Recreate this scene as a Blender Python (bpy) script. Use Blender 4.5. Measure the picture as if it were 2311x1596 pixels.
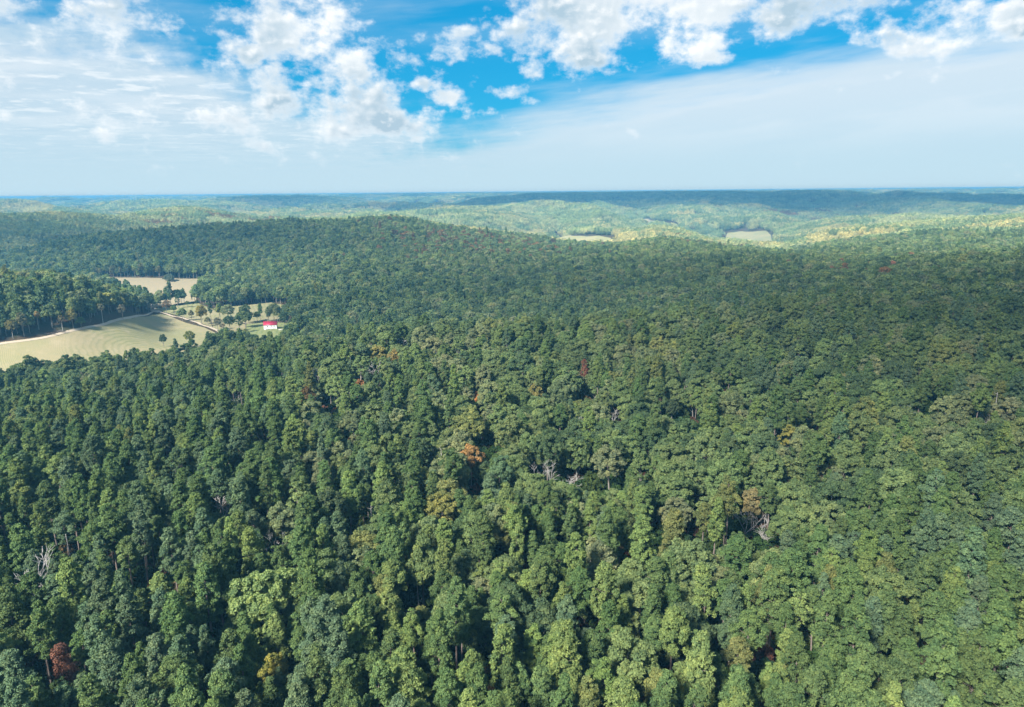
import bpy, math
import numpy as np
from mathutils import Vector, Matrix, geometry

for o in list(bpy.data.objects):
    bpy.data.objects.remove(o)
scene = bpy.context.scene
COL = scene.collection
rng = np.random.default_rng(11)

# ------------------------------------------------------------------ camera
ZC = 118.0
PITCH, ROLL, HFOV = 12.91, -0.54, 72.0
cam_data = bpy.data.cameras.new('camera')
cam_data.sensor_width = 36.0
cam_data.angle = math.radians(HFOV)
cam_data.clip_start, cam_data.clip_end = 1.0, 90000.0
cam = bpy.data.objects.new('camera', cam_data)
cam.matrix_world = (Matrix.Translation((0, 0, ZC)) @ Matrix.Rotation(math.radians(90 - PITCH), 4, 'X')
                    @ Matrix.Rotation(math.radians(ROLL), 4, 'Z'))
COL.objects.link(cam)
scene.camera = cam

# ------------------------------------------------------------------ exposure and sampling
vs = scene.view_settings
vs.view_transform = 'Standard'
vs.look = 'None'
vs.gamma = 1.0
vs.use_curve_mapping = False
vs.exposure = 1.95
cy = scene.cycles
cy.max_bounces = 5
cy.diffuse_bounces = 2
cy.glossy_bounces = 1
cy.transmission_bounces = 3
cy.transparent_max_bounces = 12
cy.volume_bounces = 0
cy.use_denoising = True
cy.denoiser = 'OPENIMAGEDENOISE'
cy.denoising_input_passes = 'RGB_ALBEDO_NORMAL'
cy.denoising_prefilter = 'ACCURATE'
cy.caustics_reflective = cy.caustics_refractive = False
cy.sample_clamp_indirect = 4.0
cy.use_light_tree = False

# ------------------------------------------------------------------ sun
SUN_EL, SUN_AZ = 41.0, -143.0          # azimuth clockwise from +Y (the view direction)
sa, se = math.radians(SUN_AZ), math.radians(SUN_EL)
TO_SUN = Vector((math.sin(sa) * math.cos(se), math.cos(sa) * math.cos(se), math.sin(se)))
sun_data = bpy.data.lights.new('sun', 'SUN')
sun_data.energy = 5.0
sun_data.angle = math.radians(10.0)
sun_data.color = (1.0, 0.94, 0.84)
sun = bpy.data.objects.new('sun', sun_data)
sun.rotation_euler = (-TO_SUN).to_track_quat('-Z', 'Y').to_euler()
COL.objects.link(sun)

# ------------------------------------------------------------------ pixel <-> world helpers (photo measured on a 2311 x 1596 view)
S2 = 1024 / 2311.0
FPX = 512 / math.tan(math.radians(HFOV / 2))
_R = cam.matrix_world.to_3x3()


def ray(u, v):
    d = _R @ Vector(((u * S2 - 512) / FPX, -(v * S2 - 353.5) / FPX, -1.0))
    return d.normalized()


def azel(u, v):
    d = ray(u, v)
    return math.degrees(math.atan2(d.x, d.y)), math.degrees(math.asin(d.z))


# ------------------------------------------------------------------ world: sky texture with cloud layers
world = bpy.data.worlds.new('World')
scene.world = world
world.use_nodes = True
wn, wl = world.node_tree.nodes, world.node_tree.links
wn.clear()


class G:
    """tiny node-expression helper"""
    def __init__(self, tree):
        self.n, self.l = tree.nodes, tree.links

    def put(self, sock, v):
        if v is None:
            return
        if hasattr(v, 'is_output'):
            self.l.new(v, sock)
        else:
            sock.default_value = v

    def m(self, op, a, b=None, c=None, clamp=False):
        n = self.n.new('ShaderNodeMath')
        n.operation = op
        n.use_clamp = clamp
        for i, v in enumerate((a, b, c)):
            self.put(n.inputs[i], v)
        return n.outputs[0]

    def smooth(self, x, lo, hi, a=0.0, b=1.0):
        n = self.n.new('ShaderNodeMapRange')
        n.interpolation_type = 'SMOOTHSTEP'
        for i, v in enumerate((x, lo, hi, a, b)):
            self.put(n.inputs[i], v)
        return n.outputs[0]

    def lin(self, x, lo, hi, a=0.0, b=1.0):
        n = self.n.new('ShaderNodeMapRange')
        n.clamp = True
        for i, v in enumerate((x, lo, hi, a, b)):
            self.put(n.inputs[i], v)
        return n.outputs[0]

    def noise(self, vec, scale, detail=5.0, rough=0.55, dist=0.0):
        n = self.n.new('ShaderNodeTexNoise')
        self.put(n.inputs['Vector'], vec)
        n.inputs['Scale'].default_value = scale
        n.inputs['Detail'].default_value = detail
        n.inputs['Roughness'].default_value = rough
        n.inputs['Distortion'].default_value = dist
        return n.outputs['Fac']

    def xyz(self, x, y, z):
        n = self.n.new('ShaderNodeCombineXYZ')
        for i, v in enumerate((x, y, z)):
            self.put(n.inputs[i], v)
        return n.outputs[0]

    def mix(self, f, a, b, mode='MIX'):
        n = self.n.new('ShaderNodeMix')
        n.data_type = 'RGBA'
        n.blend_type = mode
        self.put(n.inputs[0], f)
        self.put(n.inputs[6], a)
        self.put(n.inputs[7], b)
        return n.outputs[2]


g = G(world.node_tree)
sky = wn.new('ShaderNodeTexSky')
sky.sky_type = 'NISHITA'
sky.sun_disc = False
sky.sun_elevation = se
sky.sun_rotation = sa
sky.altitude = 300
sky.air_density = 1.0
sky.dust_density = 0.6
sky.ozone_density = 1.5
tc = wn.new('ShaderNodeTexCoord')
sx = wn.new('ShaderNodeSeparateXYZ')
wl.new(tc.outputs['Generated'], sx.inputs[0])
X, Y, Z = sx.outputs
az = g.m('MULTIPLY', g.m('ARCTAN2', X, Y), 57.29578)
el = g.m('MULTIPLY', g.m('ARCSINE', Z), 57.29578)
DEG = math.degrees(S2 / FPX)                       # degrees for one pixel of the 2311 view

# noise fields, fixed to directions in the sky
nv = g.xyz(g.m('MULTIPLY', az, 0.1), g.m('MULTIPLY', el, 0.135), 0.0)
n_big = g.noise(nv, 2.4, 6.0, 0.58)
off = g.xyz(g.m('ADD', g.m('MULTIPLY', az, 0.1), -0.030), g.m('ADD', g.m('MULTIPLY', el, 0.135), 0.050), 0.0)
n_off = g.noise(off, 2.4, 3.0, 0.56)
zp = g.m('ADD', g.m('MAXIMUM', Z, 0.0), 0.05)
pv = g.xyz(g.m('DIVIDE', X, zp), g.m('DIVIDE', Y, zp), 0.0)
n_flat = g.noise(pv, 1.5, 4.0, 0.62)
n_wisp = g.noise(g.xyz(g.m('MULTIPLY', az, 0.03), g.m('ADD', g.m('MULTIPLY', el, 0.20), g.m('MULTIPLY', az, -0.018)), 3.0), 2.2, 4.0, 0.58)

# cumulus: soft bodies where they float, edges broken up by noise
CUM = [  # u, v, half-width, half-height, weight
    (690, 20, 105, 95, .95), (690, 90, 60, 45, .80), (500, 120, 80, 60, .60), (540, 30, 80, 26, .55), (430, 75, 50, 20, .5),
    (785, 150, 70, 50, .95), (830, 205, 90, 55, .85), (650, 190, 110, 40, .70), (720, 250, 190, 55, .75), (880, 265, 50, 40, .75),
    (955, 280, 50, 40, .75), (1012, 222, 46, 16, .70), (945, 192, 32, 15, .70), (1062, 120, 75, 22, .72),
    (1040, 85, 40, 22, .75), (1300, 30, 150, 95, 1.0), (1240, 110, 60, 60, .75), (1450, 50, 120, 60, .95), (1530, 95, 90, 40, .85),
    (1440, 130, 60, 26, .6), (1640, 20, 90, 40, .8), (1840, 25, 160, 42, .95), (1720, 70, 50, 26, .7), (1590, 135, 60, 16, .75),
    (2170, 55, 150, 42, .95), (2050, 85, 60, 30, .75), (1150, 210, 55, 17, .68), (1190, 228, 36, 13, .66),
    (120, 15, 150, 40, .7), (300, 60, 110, 36, .65), (840, 97, 50, 18, .62), (562, 128, 26, 24, .85),
    (1070, 250, 46, 22, .62), (600, 325, 60, 20, .5), (620, 240, 400, 100, .40), (250, 130, 320, 90, .34), (880, 150, 60, 30, .5), (1000, 320, 90, 30, .42)]
def vm(op, *ins):
    n_ = wn.new('ShaderNodeVectorMath')
    n_.operation = op
    for i_, v_ in enumerate(ins):
        g.put(n_.inputs[i_], v_)
    return n_.outputs['Value'] if op == 'DOT_PRODUCT' else n_.outputs[0]


ae = g.xyz(az, el, 0.0)
body = 0.0
for (u, v, ru, rv, w) in CUM:
    a0, e0 = azel(u, v)
    kx, ky = 1.0 / (ru * DEG), 1.0 / (rv * DEG)
    d_ = vm('MULTIPLY_ADD', ae, (kx, ky, 0.0), (-a0 * kx, -e0 * ky, 0.0))
    body = g.m('MAXIMUM', body, g.m('MULTIPLY_ADD', vm('DOT_PRODUCT', d_, d_), -0.42 * w, w))
high = g.smooth(el, 13.5, 24.0, 0.0, 0.46)         # the scattered cumulus goes on overhead and behind
behind = g.smooth(g.m('ABSOLUTE', az), 40.0, 60.0, 0.0, 0.42)
behind = g.m('MULTIPLY', behind, g.smooth(el, 2.0, 9.0))
body = g.m('MAXIMUM', body, g.m('MAXIMUM', high, behind))
n_fine = g.noise(nv, 12.0, 3.0, 0.6)
puff = g.m("ADD", g.m("MULTIPLY", g.m("SUBTRACT", n_big, 0.5), 3.0), g.m('MULTIPLY', g.m('SUBTRACT', n_fine, 0.5), 0.45))
dens = g.m('ADD', body, puff)
cum = g.smooth(dens, 0.33, 0.95)
lit = g.m('SUBTRACT', n_big, n_off)                # cauliflower relief facing the sun
lit = g.smooth(g.m('ADD', lit, g.m('MULTIPLY', g.m('SUBTRACT', n_fine, 0.5), 0.10)), -0.06, 0.16)
thick = g.smooth(dens, 0.4, 1.15)
n_grey = g.noise(nv, 0.9, 1.0, 0.5)
shade = g.m('MULTIPLY', g.m('SUBTRACT', 1.0, g.m('MULTIPLY', lit, 0.85)), g.m('ADD', g.m('MULTIPLY', thick, g.smooth(n_grey, 0.35, 0.6, 0.35, 1.1)), 0.16), clamp=True)

# high veil: its upper border dips in the middle of the view
ramp = wn.new('ShaderNodeFloatCurve')
cv = ramp.mapping.curves[0]
pts = []
for (u, v) in ((-1300, -250), (-250, -60), (0, 0), (330, 75), (560, 165), (800, 245), (1000, 290), (1250, 232), (1500, 172), (1750, 125), (2050, 80), (2311, 40), (2600, 0), (3600, -250)):
    a0, e0 = azel(u, v)
    pts.append(((a0 + 70) / 140.0, min(max(e0 / 24.0, 0.0), 1.0)))
pts.sort()
cv.points[0].location = (0.0, pts[0][1])
cv.points[1].location = (1.0, pts[-1][1])
for p in pts:
    if 0.01 < p[0] < 0.99:
        cv.points.new(p[0], p[1])
ramp.mapping.update()
wl.new(g.m('MULTIPLY', g.m('ADD', az, 70.0), 1 / 140.0), ramp.inputs['Value'])
eb = g.m('MULTIPLY', ramp.outputs[0], 24.0)
left = g.smooth(az, -8.0, 3.0, 1.0, 0.0)
edge = g.m('ADD', g.m('SUBTRACT', eb, el), g.m('MULTIPLY', g.m('SUBTRACT', n_wisp, 0.5), 9.0))
edge = g.m('ADD', edge, g.m('MULTIPLY', left, g.m('MULTIPLY', g.m('SUBTRACT', n_big, 0.5), 7.0)))
veil = g.smooth(edge, -1.6, 3.0, 0.0, 0.90)
overhead = g.smooth(n_wisp, 0.35, 0.75, 0.0, 0.35)
veil = g.m('MAXIMUM', veil, g.m('MULTIPLY', overhead, g.smooth(el, 9.0, 14.0)))

sat = wn.new('ShaderNodeHueSaturation')
sat.inputs['Saturation'].default_value = 1.45
sat.inputs['Hue'].default_value = 0.478
sat.inputs['Value'].default_value = 1.0
wl.new(sky.outputs[0], sat.inputs['Color'])
blue = g.mix(1.0, sat.outputs[0], (0.25, 0.90, 1.12, 1.0), 'MULTIPLY')
blue = g.mix(0.55, blue, (0.08, 3.75, 7.6, 1.0))
# veil colour: bright white higher up, pale blue grey towards the horizon, soft streaks
streak = g.m('MULTIPLY', left, g.smooth(n_flat, 0.38, 0.66, 0.5, 0.0))
n_lump = g.noise(pv, 3.4, 3.0, 0.62)
lump = g.m('MULTIPLY', left, g.smooth(n_lump, 0.50, 0.68, 0.0, 0.7))
veil_hi = g.mix(streak, (7.6, 8.4, 9.0, 1), (4.4, 6.2, 7.6, 1))
veil_hi = g.mix(g.smooth(n_wisp, 0.42, 0.62, 0.0, 0.45), veil_hi, (5.6, 7.2, 8.3, 1))
veil_hi = g.mix(lump, veil_hi, (9.6, 9.9, 10.0, 1))
veil_col = g.mix(g.smooth(el, 0.5, 7.5, 1.0, 0.0), veil_hi, (5.4, 7.2, 8.3, 1))
c1 = g.mix(veil, blue, veil_col)
base = g.smooth(el, -1.0, 3.5, 1.0, 0.0)           # thick air along the horizon
c1 = g.mix(g.m('MULTIPLY', base, 0.85), c1, (5.5, 7.4, 8.4, 1))
cum_col = g.mix(shade, (10.6, 10.7, 10.7, 1), (4.3, 5.9, 7.1, 1))
low = g.smooth(el, 1.0, 4.5, 0.2, 1.0)
c2 = g.mix(g.m('MULTIPLY', cum, low), c1, cum_col)
bg = wn.new('ShaderNodeBackground')
bg.inputs['Strength'].default_value = 0.05
wl.new(g.mix(1.0, c2, (0.555, 0.555, 0.555, 1), 'MULTIPLY'), bg.inputs['Color'])
wo = wn.new('ShaderNodeOutputWorld')
wl.new(bg.outputs[0], wo.inputs['Surface'])
world.cycles.sampling_method = 'MANUAL'
world.cycles.sample_map_resolution = 512


# ------------------------------------------------------------------ terrain height field
def vnoise(x, y, seed):
    x = np.asarray(x, float); y = np.asarray(y, float)
    xi, yi = np.floor(x).astype(np.int64), np.floor(y).astype(np.int64)
    fx, fy = x - xi, y - yi
    fx = fx * fx * fx * (fx * (fx * 6 - 15) + 10); fy = fy * fy * fy * (fy * (fy * 6 - 15) + 10)

    def hsh(i, j):
        n = (i * 374761393 + j * 668265263 + seed * 1442695041) & 0xFFFFFFFF
        n = ((n ^ (n >> 13)) * 1274126177) & 0xFFFFFFFF
        return ((n ^ (n >> 16)) & 0xFFFF) / 65535.0
    a = hsh(xi, yi) * (1 - fx) + hsh(xi + 1, yi) * fx
    b = hsh(xi, yi + 1) * (1 - fx) + hsh(xi + 1, yi + 1) * fx
    return a * (1 - fy) + b * fy


def fbm(x, y, seed, octv=4):
    s, a, t = 0.0, 1.0, 0.0
    for k in range(octv):
        s = s + a * vnoise(x * 2 ** k + 17.3 * k, y * 2 ** k - 9.1 * k, seed + k)
        t += a
        a *= 0.5
    return s / t


TREE_H = 20.0
# measured along sight lines: ('c', row of the canopy line, distance), ('g', row of bare ground, distance), ('z', height, distance)
SIGHT = {
    0: [('z', 0, 300), ('z', -8, 430), ('z', -23, 530), ('z', -24, 680), ('c', 650, 790), ('c', 608, 890), ('z', -20, 1120), ('z', -28, 1400), ('z', -26, 1650), ('c', 545, 1850), ('c', 484, 2350), ('z', -12, 2950), ('c', 466, 4300), ('z', -5, 5300), ('c', 450, 8200)],
    120: [('z', 0, 300), ('z', -8, 430), ('z', -23, 540), ('z', -24, 690), ('c', 640, 790), ('c', 611, 890), ('z', -22, 1120), ('z', -27, 1300), ('c', 546, 1620), ('z', -20, 1900), ('c', 535, 2050), ('c', 480, 2450), ('z', -14, 3050), ('c', 464, 4300), ('z', -5, 5300), ('c', 446, 8200)],
    230: [('z', 0, 300), ('z', -8, 430), ('z', -24, 550), ('z', -24, 715), ('c', 665, 790), ('c', 636, 870), ('z', -24, 990), ('z', -26, 1250), ('c', 530, 1650), ('z', -10, 1950), ('c', 527, 2150), ('c', 482, 2600), ('z', -16, 3200), ('c', 463, 4300), ('z', -5, 5300), ('c', 450, 8200)],
    345: [('z', 0, 300), ('z', -7, 430), ('z', -24, 560), ('z', -24, 800), ('z', -25, 900), ('z', -26, 1230), ('c', 523, 1680), ('z', -18, 2050), ('c', 522, 2350), ('c', 472, 2900), ('z', -18, 3450), ('c', 461, 4600), ('z', -5, 5600), ('c', 448, 8500)],
    480: [('z', 0, 300), ('z', -6, 430), ('z', -22, 600), ('z', -24, 800), ('z', -26, 1200), ('c', 590, 1330), ('c', 512, 1720), ('z', -15, 2130), ('c', 514, 2450), ('c', 464, 3050), ('z', -18, 3650), ('c', 452, 5300), ('z', 0, 6400), ('c', 444, 9000)],
    620: [('z', 0, 300), ('z', -3, 420), ('z', -12, 500), ('z', -22, 640), ('z', -22, 900), ('c', 655, 980), ('c', 612, 1140), ('c', 560, 1390), ('c', 504, 1760), ('z', -12, 2200), ('z', -15, 2500), ('c', 470, 3150), ('z', -18, 3900), ('c', 440, 5500), ('z', 5, 6600), ('c', 442, 9500)],
    850: [('z', 0, 300), ('c', 742, 480), ('z', -25, 590), ('z', -29, 720), ('c', 645, 920), ('c', 585, 1180), ('c', 535, 1480), ('c', 497, 1850), ('z', -15, 2250), ('c', 492, 2600), ('c', 476, 2950), ('z', -18, 3450), ('c', 460, 4200), ('z', -5, 5000), ('c', 449, 6600), ('c', 438, 9500)],
    1100: [('z', 0, 300), ('c', 734, 500), ('z', -27, 605), ('z', -30, 730), ('c', 650, 900), ('c', 600, 1100), ('c', 558, 1350), ('c', 515, 1720), ('z', -8, 2050), ('c', 500, 2500), ('c', 468, 3100), ('z', 5, 3700), ('c', 456, 4600), ('z', 30, 5300), ('c', 438, 8300)],
    1250: [('z', 0, 300), ('c', 727, 505), ('z', -26, 612), ('z', -30, 730), ('c', 645, 910), ('c', 595, 1120), ('c', 553, 1380), ('z', -25, 1580), ('z', -32, 1850), ('z', -32, 2400), ('c', 520, 2600), ('c', 457, 3250), ('z', 8, 3800), ('c', 440, 5000), ('z', 30, 6000), ('c', 435, 8800)],
    1370: [('z', 0, 300), ('c', 720, 515), ('z', -24, 618), ('z', -28, 730), ('c', 642, 910), ('c', 592, 1120), ('c', 552, 1380), ('z', -26, 1580), ('z', -32, 1850), ('z', -32, 2430), ('c', 515, 2600), ('c', 462, 3250), ('z', 8, 3800), ('c', 437, 4900), ('z', 30, 6000), ('c', 433, 8800)],
    1435: [('z', 0, 300), ('c', 715, 520), ('z', -22, 624), ('z', -27, 735), ('c', 641, 910), ('c', 590, 1125), ('c', 549, 1400), ('z', -22, 1620), ('z', -28, 1950), ('z', -30, 2350), ('c', 515, 2650), ('c', 497, 3100), ('z', -15, 3500), ('c', 436, 4800), ('z', 30, 6000), ('c', 433, 8800)],
    1480: [('z', 0, 300), ('c', 711, 525), ('z', -21, 628), ('z', -26, 740), ('c', 640, 910), ('c', 588, 1130), ('c', 545, 1430), ('z', -12, 1700), ('c', 522, 2000), ('z', -20, 2250), ('c', 508, 2700), ('c', 478, 3150), ('z', 8, 3700), ('c', 436, 4900), ('z', 30, 6000), ('c', 432, 8800)],
    1600: [('z', 0, 300), ('c', 702, 545), ('z', -16, 645), ('z', -21, 745), ('c', 630, 930), ('c', 580, 1160), ('c', 555, 1370), ('z', -24, 1600), ('z', -32, 1900), ('z', -31, 2500), ('c', 515, 2750), ('c', 462, 3250), ('z', 8, 3800), ('c', 435, 4900), ('z', 40, 6000), ('c', 431, 8800)],
    1672: [('z', 1, 300), ('c', 697, 553), ('z', -13, 652), ('z', -18, 747), ('c', 628, 930), ('c', 577, 1170), ('c', 556, 1365), ('z', -26, 1590), ('z', -32, 1880), ('z', -31, 2550), ('c', 512, 2800), ('c', 488, 3250), ('z', -10, 3600), ('c', 435, 4800), ('z', 40, 6000), ('c', 431, 8800)],
    1720: [('z', 2, 300), ('c', 692, 560), ('z', -11, 660), ('z', -15, 750), ('c', 625, 930), ('c', 575, 1180), ('c', 558, 1360), ('z', -28, 1580), ('z', -32, 1850), ('z', -31, 2600), ('c', 510, 2850), ('c', 466, 3350), ('z', 8, 3900), ('c', 436, 4900), ('z', 40, 6000), ('c', 430, 8800)],
    1800: [('z', 3, 300), ('c', 685, 570), ('z', -4, 668), ('z', -6, 780), ('c', 612, 1000), ('c', 575, 1230), ('z', -20, 1480), ('z', -28, 1800), ('z', -28, 2500), ('c', 505, 2850), ('c', 493, 3250), ('z', -12, 3600), ('c', 437, 4800), ('z', 40, 6000), ('c', 429, 8900)],
    1850: [('z', 4, 300), ('c', 690, 580), ('z', 0, 680), ('c', 645, 850), ('c', 598, 1070), ('c', 568, 1290), ('z', -14, 1520), ('c', 530, 1800), ('c', 494, 2300), ('z', -10, 2700), ('c', 480, 3500), ('z', 10, 3900), ('c', 437, 4800), ('z', 40, 6000), ('c', 428, 9000)],
    2050: [('z', 6, 300), ('c', 672, 630), ('c', 632, 840), ('c', 585, 1110), ('z', -2, 1330), ('c', 535, 1600), ('c', 480, 2350), ('z', 0, 2900), ('z', 10, 3700), ('c', 440, 4700), ('z', 40, 6000), ('c', 428, 9000)],
    2311: [('z', 8, 300), ('c', 655, 680), ('c', 615, 870), ('c', 578, 1120), ('z', -2, 1330), ('c', 525, 1650), ('c', 480, 2350), ('z', 0, 2900), ('z', 10, 3600), ('c', 447, 4600), ('z', 40, 6000), ('c', 427, 9000)],
}
LR = np.linspace(math.log(20), math.log(40000), 300)
AZ = np.arange(-60, 60.01, 0.75)
cols, caz = [], []
for u, lst in sorted(SIGHT.items()):
    d, z = [20], [0.0]
    for kind, val, dist in lst:
        d.append(dist)
        if kind == 'z':
            z.append(val)
        else:
            e = math.tan(math.radians(azel(u, val)[1]))
            z.append(ZC + dist * e - (TREE_H if kind == 'c' else 0.0))
    d.append(13000); z.append(z[-1] - 90)
    d.append(40000); z.append(z[-1] - 500)
    cols.append(np.interp(LR, np.log(d), z))
    caz.append(azel(u, 560)[0])
cols = np.array(cols)


def gsm(a, s, axis):
    k = np.arange(-int(3 * s) - 1, int(3 * s) + 2)
    w = np.exp(-k * k / (2 * s * s)); w /= w.sum()
    pad = [(0, 0), (0, 0)]; pad[axis] = (len(k) // 2, len(k) // 2)
    p = np.pad(a, pad, mode='edge')
    return np.apply_along_axis(lambda r: np.convolve(r, w, 'valid'), axis, p)


TAB = np.array([np.interp(AZ, caz, cols[:, j]) for j in range(len(LR))]).T     # az x lr
TAB = gsm(gsm(TAB, 1.0, 1), 0.9, 0)


def height(x, y):
    x = np.asarray(x, float); y = np.asarray(y, float)
    r = np.maximum(np.hypot(x, y), 20.0)
    a = np.degrees(np.arctan2(x, y))
    ai = np.clip((a - AZ[0]) / 0.75, 0, len(AZ) - 1.001)
    ri = np.clip((np.log(r) - LR[0]) / (LR[1] - LR[0]), 0, len(LR) - 1.001)
    i, j = ai.astype(int), ri.astype(int)
    fa, fr = ai - i, ri - j
    z = (TAB[i, j] * (1 - fa) + TAB[i + 1, j] * fa) * (1 - fr) + (TAB[i, j + 1] * (1 - fa) + TAB[i + 1, j + 1] * fa) * fr
    back = np.clip((np.abs(a) - 60) / 40, 0, 1)
    z = z * (1 - back) + back * np.where(r > 500, 20.0, 0.0)
    amp = np.interp(r, [0, 500, 700, 1300, 1600, 2500, 4500, 9000, 20000], [2, 3, 1.2, 3, 16, 34, 46, 40, 12])
    n1 = fbm(x / 420, y / 420, 3, 4) - 0.5
    amp = amp + 11 * np.clip((r - 430) / 120, 0, 1) * np.clip((1300 - r) / 250, 0, 1) * np.clip((a + 13) / 6, 0, 1)
    amp = amp + 26 * np.clip((r - 950) / 350, 0, 1) * np.clip((2200 - r) / 500, 0, 1) * np.clip((a + 19) / 7, 0, 1) + 18 * np.clip((r - 1350) / 200, 0, 1) * np.clip((2200 - r) / 500, 0, 1) * np.clip((-12 - a) / 7, 0, 1)
    n3 = fbm(x / 2600 + 3, y / 2600, 77, 3) - 0.5
    z = z + n3 * np.clip((r - 5500) / 3000, 0, 1) * 95
    n2 = 1 - 2.4 * np.abs(fbm(x / 760 + 5, y / 760, 31, 3) - 0.5) - 0.72
    z = z + amp * (n1 * 1.2 + n2 * np.interp(r, [1600, 2200, 3400, 4200, 5200], [0, 1.9, 2.0, 2.0, 2.1]))
    cap = 93.0                                     # hilltops of one old plain, just under the drone
    return np.where(z > cap - 12, cap - 12 * np.exp(-np.clip(z - cap + 12, 0, 400) / 12), z)


def hit(u, v, above=0.0, rmin=60.0, rmax=16000.0):
    """where the sight line through (u, v) meets the ground raised by `above`"""
    d = ray(u, v)
    hd = math.hypot(d.x, d.y)
    r = np.exp(np.linspace(math.log(rmin), math.log(rmax), 1500))
    x, y, z = d.x / hd * r, d.y / hd * r, ZC + d.z / hd * r
    k = np.nonzero(z < height(x, y) + above)[0]
    k = k[0] if len(k) else len(r) - 1
    lo, hi = r[max(k - 1, 0)], r[k]
    for _ in range(18):
        m_ = 0.5 * (lo + hi)
        if ZC + d.z / hd * m_ < float(height(d.x / hd * m_, d.y / hd * m_)) + above:
            hi = m_
        else:
            lo = m_
    return Vector((d.x / hd * hi, d.y / hd * hi, float(height(d.x / hd * hi, d.y / hd * hi))))


_Ri = np.array(_R.transposed())


def project(x, y, z):
    p = np.stack([x, y, np.asarray(z) - ZC], -1) @ _Ri.T
    w = np.maximum(-p[..., 2], 1e-6)
    return (p[..., 0] / w * FPX + 512) / S2, (-p[..., 1] / w * FPX + 353.5) / S2


# ------------------------------------------------------------------ materials
MATS = {}


def new_mat(name):
    m = bpy.data.materials.new(name)
    m.use_nodes = True
    m.node_tree.nodes.clear()
    MATS[name] = m
    h = G(m.node_tree)
    out = h.n.new('ShaderNodeOutputMaterial')
    return m, h, out


def principled(h, out, color, rough=0.8, spec=0.2, normal=None, metallic=0.0):
    p = h.n.new('ShaderNodeBsdfPrincipled')
    h.put(p.inputs['Base Color'], color)
    h.put(p.inputs['Roughness'], rough)
    p.inputs['Specular IOR Level'].default_value = spec
    p.inputs['Metallic'].default_value = metallic
    if normal is not None:
        h.l.new(normal, p.inputs['Normal'])
    h.l.new(p.outputs[0], out.inputs['Surface'])
    return p


def bump(h, height_sock, dist, strength=1.0):
    b = h.n.new('ShaderNodeBump')
    b.inputs['Distance'].default_value = dist
    b.inputs['Strength'].default_value = strength
    h.l.new(height_sock, b.inputs['Height'])
    return b.outputs[0]


def geo_pos(h):
    return h.n.new('ShaderNodeNewGeometry').outputs['Position']


def leaf_material(name, translucent):
    m, h, out = new_mat(name)
    at = h.n.new('ShaderNodeAttribute'); at.attribute_type = 'INSTANCER'; at.attribute_name = 'tint'
    lv = h.n.new('ShaderNodeAttribute'); lv.attribute_type = 'GEOMETRY'; lv.attribute_name = 'leaf'
    k = h.lin(lv.outputs['Fac'], 0, 1, 0.62, 1.38)
    kk = h.xyz(h.m('MULTIPLY', k, h.lin(lv.outputs['Fac'], 0, 1, 0.88, 1.14)), k, h.m('MULTIPLY', k, h.lin(lv.outputs['Fac'], 0, 1, 1.12, 0.85)))
    col = h.mix(1.0, at.outputs['Color'], kk, 'MULTIPLY')
    d = h.n.new('ShaderNodeBsdfDiffuse'); h.put(d.inputs[0], col)
    t = h.n.new('ShaderNodeBsdfTranslucent')
    h.put(t.inputs[0], h.mix(1.0, col, (1.25, 1.35, 0.6, 1), 'MULTIPLY'))
    mx = h.n.new('ShaderNodeMixShader'); mx.inputs[0].default_value = translucent
    h.l.new(d.outputs[0], mx.inputs[1]); h.l.new(t.outputs[0], mx.inputs[2])
    h.l.new(mx.outputs[0], out.inputs['Surface'])
    return m


leaf_material('broad_leaves', 0.28)
leaf_material('pine_needles', 0.15)


def bark_material(name, c0, c1):
    m, h, out = new_mat(name)
    p = geo_pos(h)
    n = h.noise(p, 1.3, 4, 0.6)
    n2 = h.noise(p, 9.0, 3, 0.6)
    col = h.mix(n, c0 + (1,), c1 + (1,))
    principled(h, out, col, 0.9, 0.1, bump(h, n2, 0.05))


bark_material('pine_bark', (0.13, 0.105, 0.09), (0.24, 0.20, 0.175))
bark_material('oak_bark', (0.14, 0.125, 0.11), (0.27, 0.25, 0.225))
bark_material('rust_bark', (0.30, 0.10, 0.035), (0.42, 0.17, 0.06))
bark_material('bleached_wood', (0.29, 0.275, 0.26), (0.46, 0.445, 0.425))

m, h, out = new_mat('forest_floor')
p = geo_pos(h)
a = h.noise(p, 0.05, 5, 0.6)
b = h.noise(p, 0.7, 4, 0.65)
col = h.mix(h.smooth(a, 0.4, 0.62), (0.060, 0.038, 0.026, 1), (0.030, 0.042, 0.016, 1))
col = h.mix(h.smooth(b, 0.35, 0.7), col, (0.075, 0.055, 0.035, 1))
principled(h, out, col, 0.95, 0.05, bump(h, b, 0.3))


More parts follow.
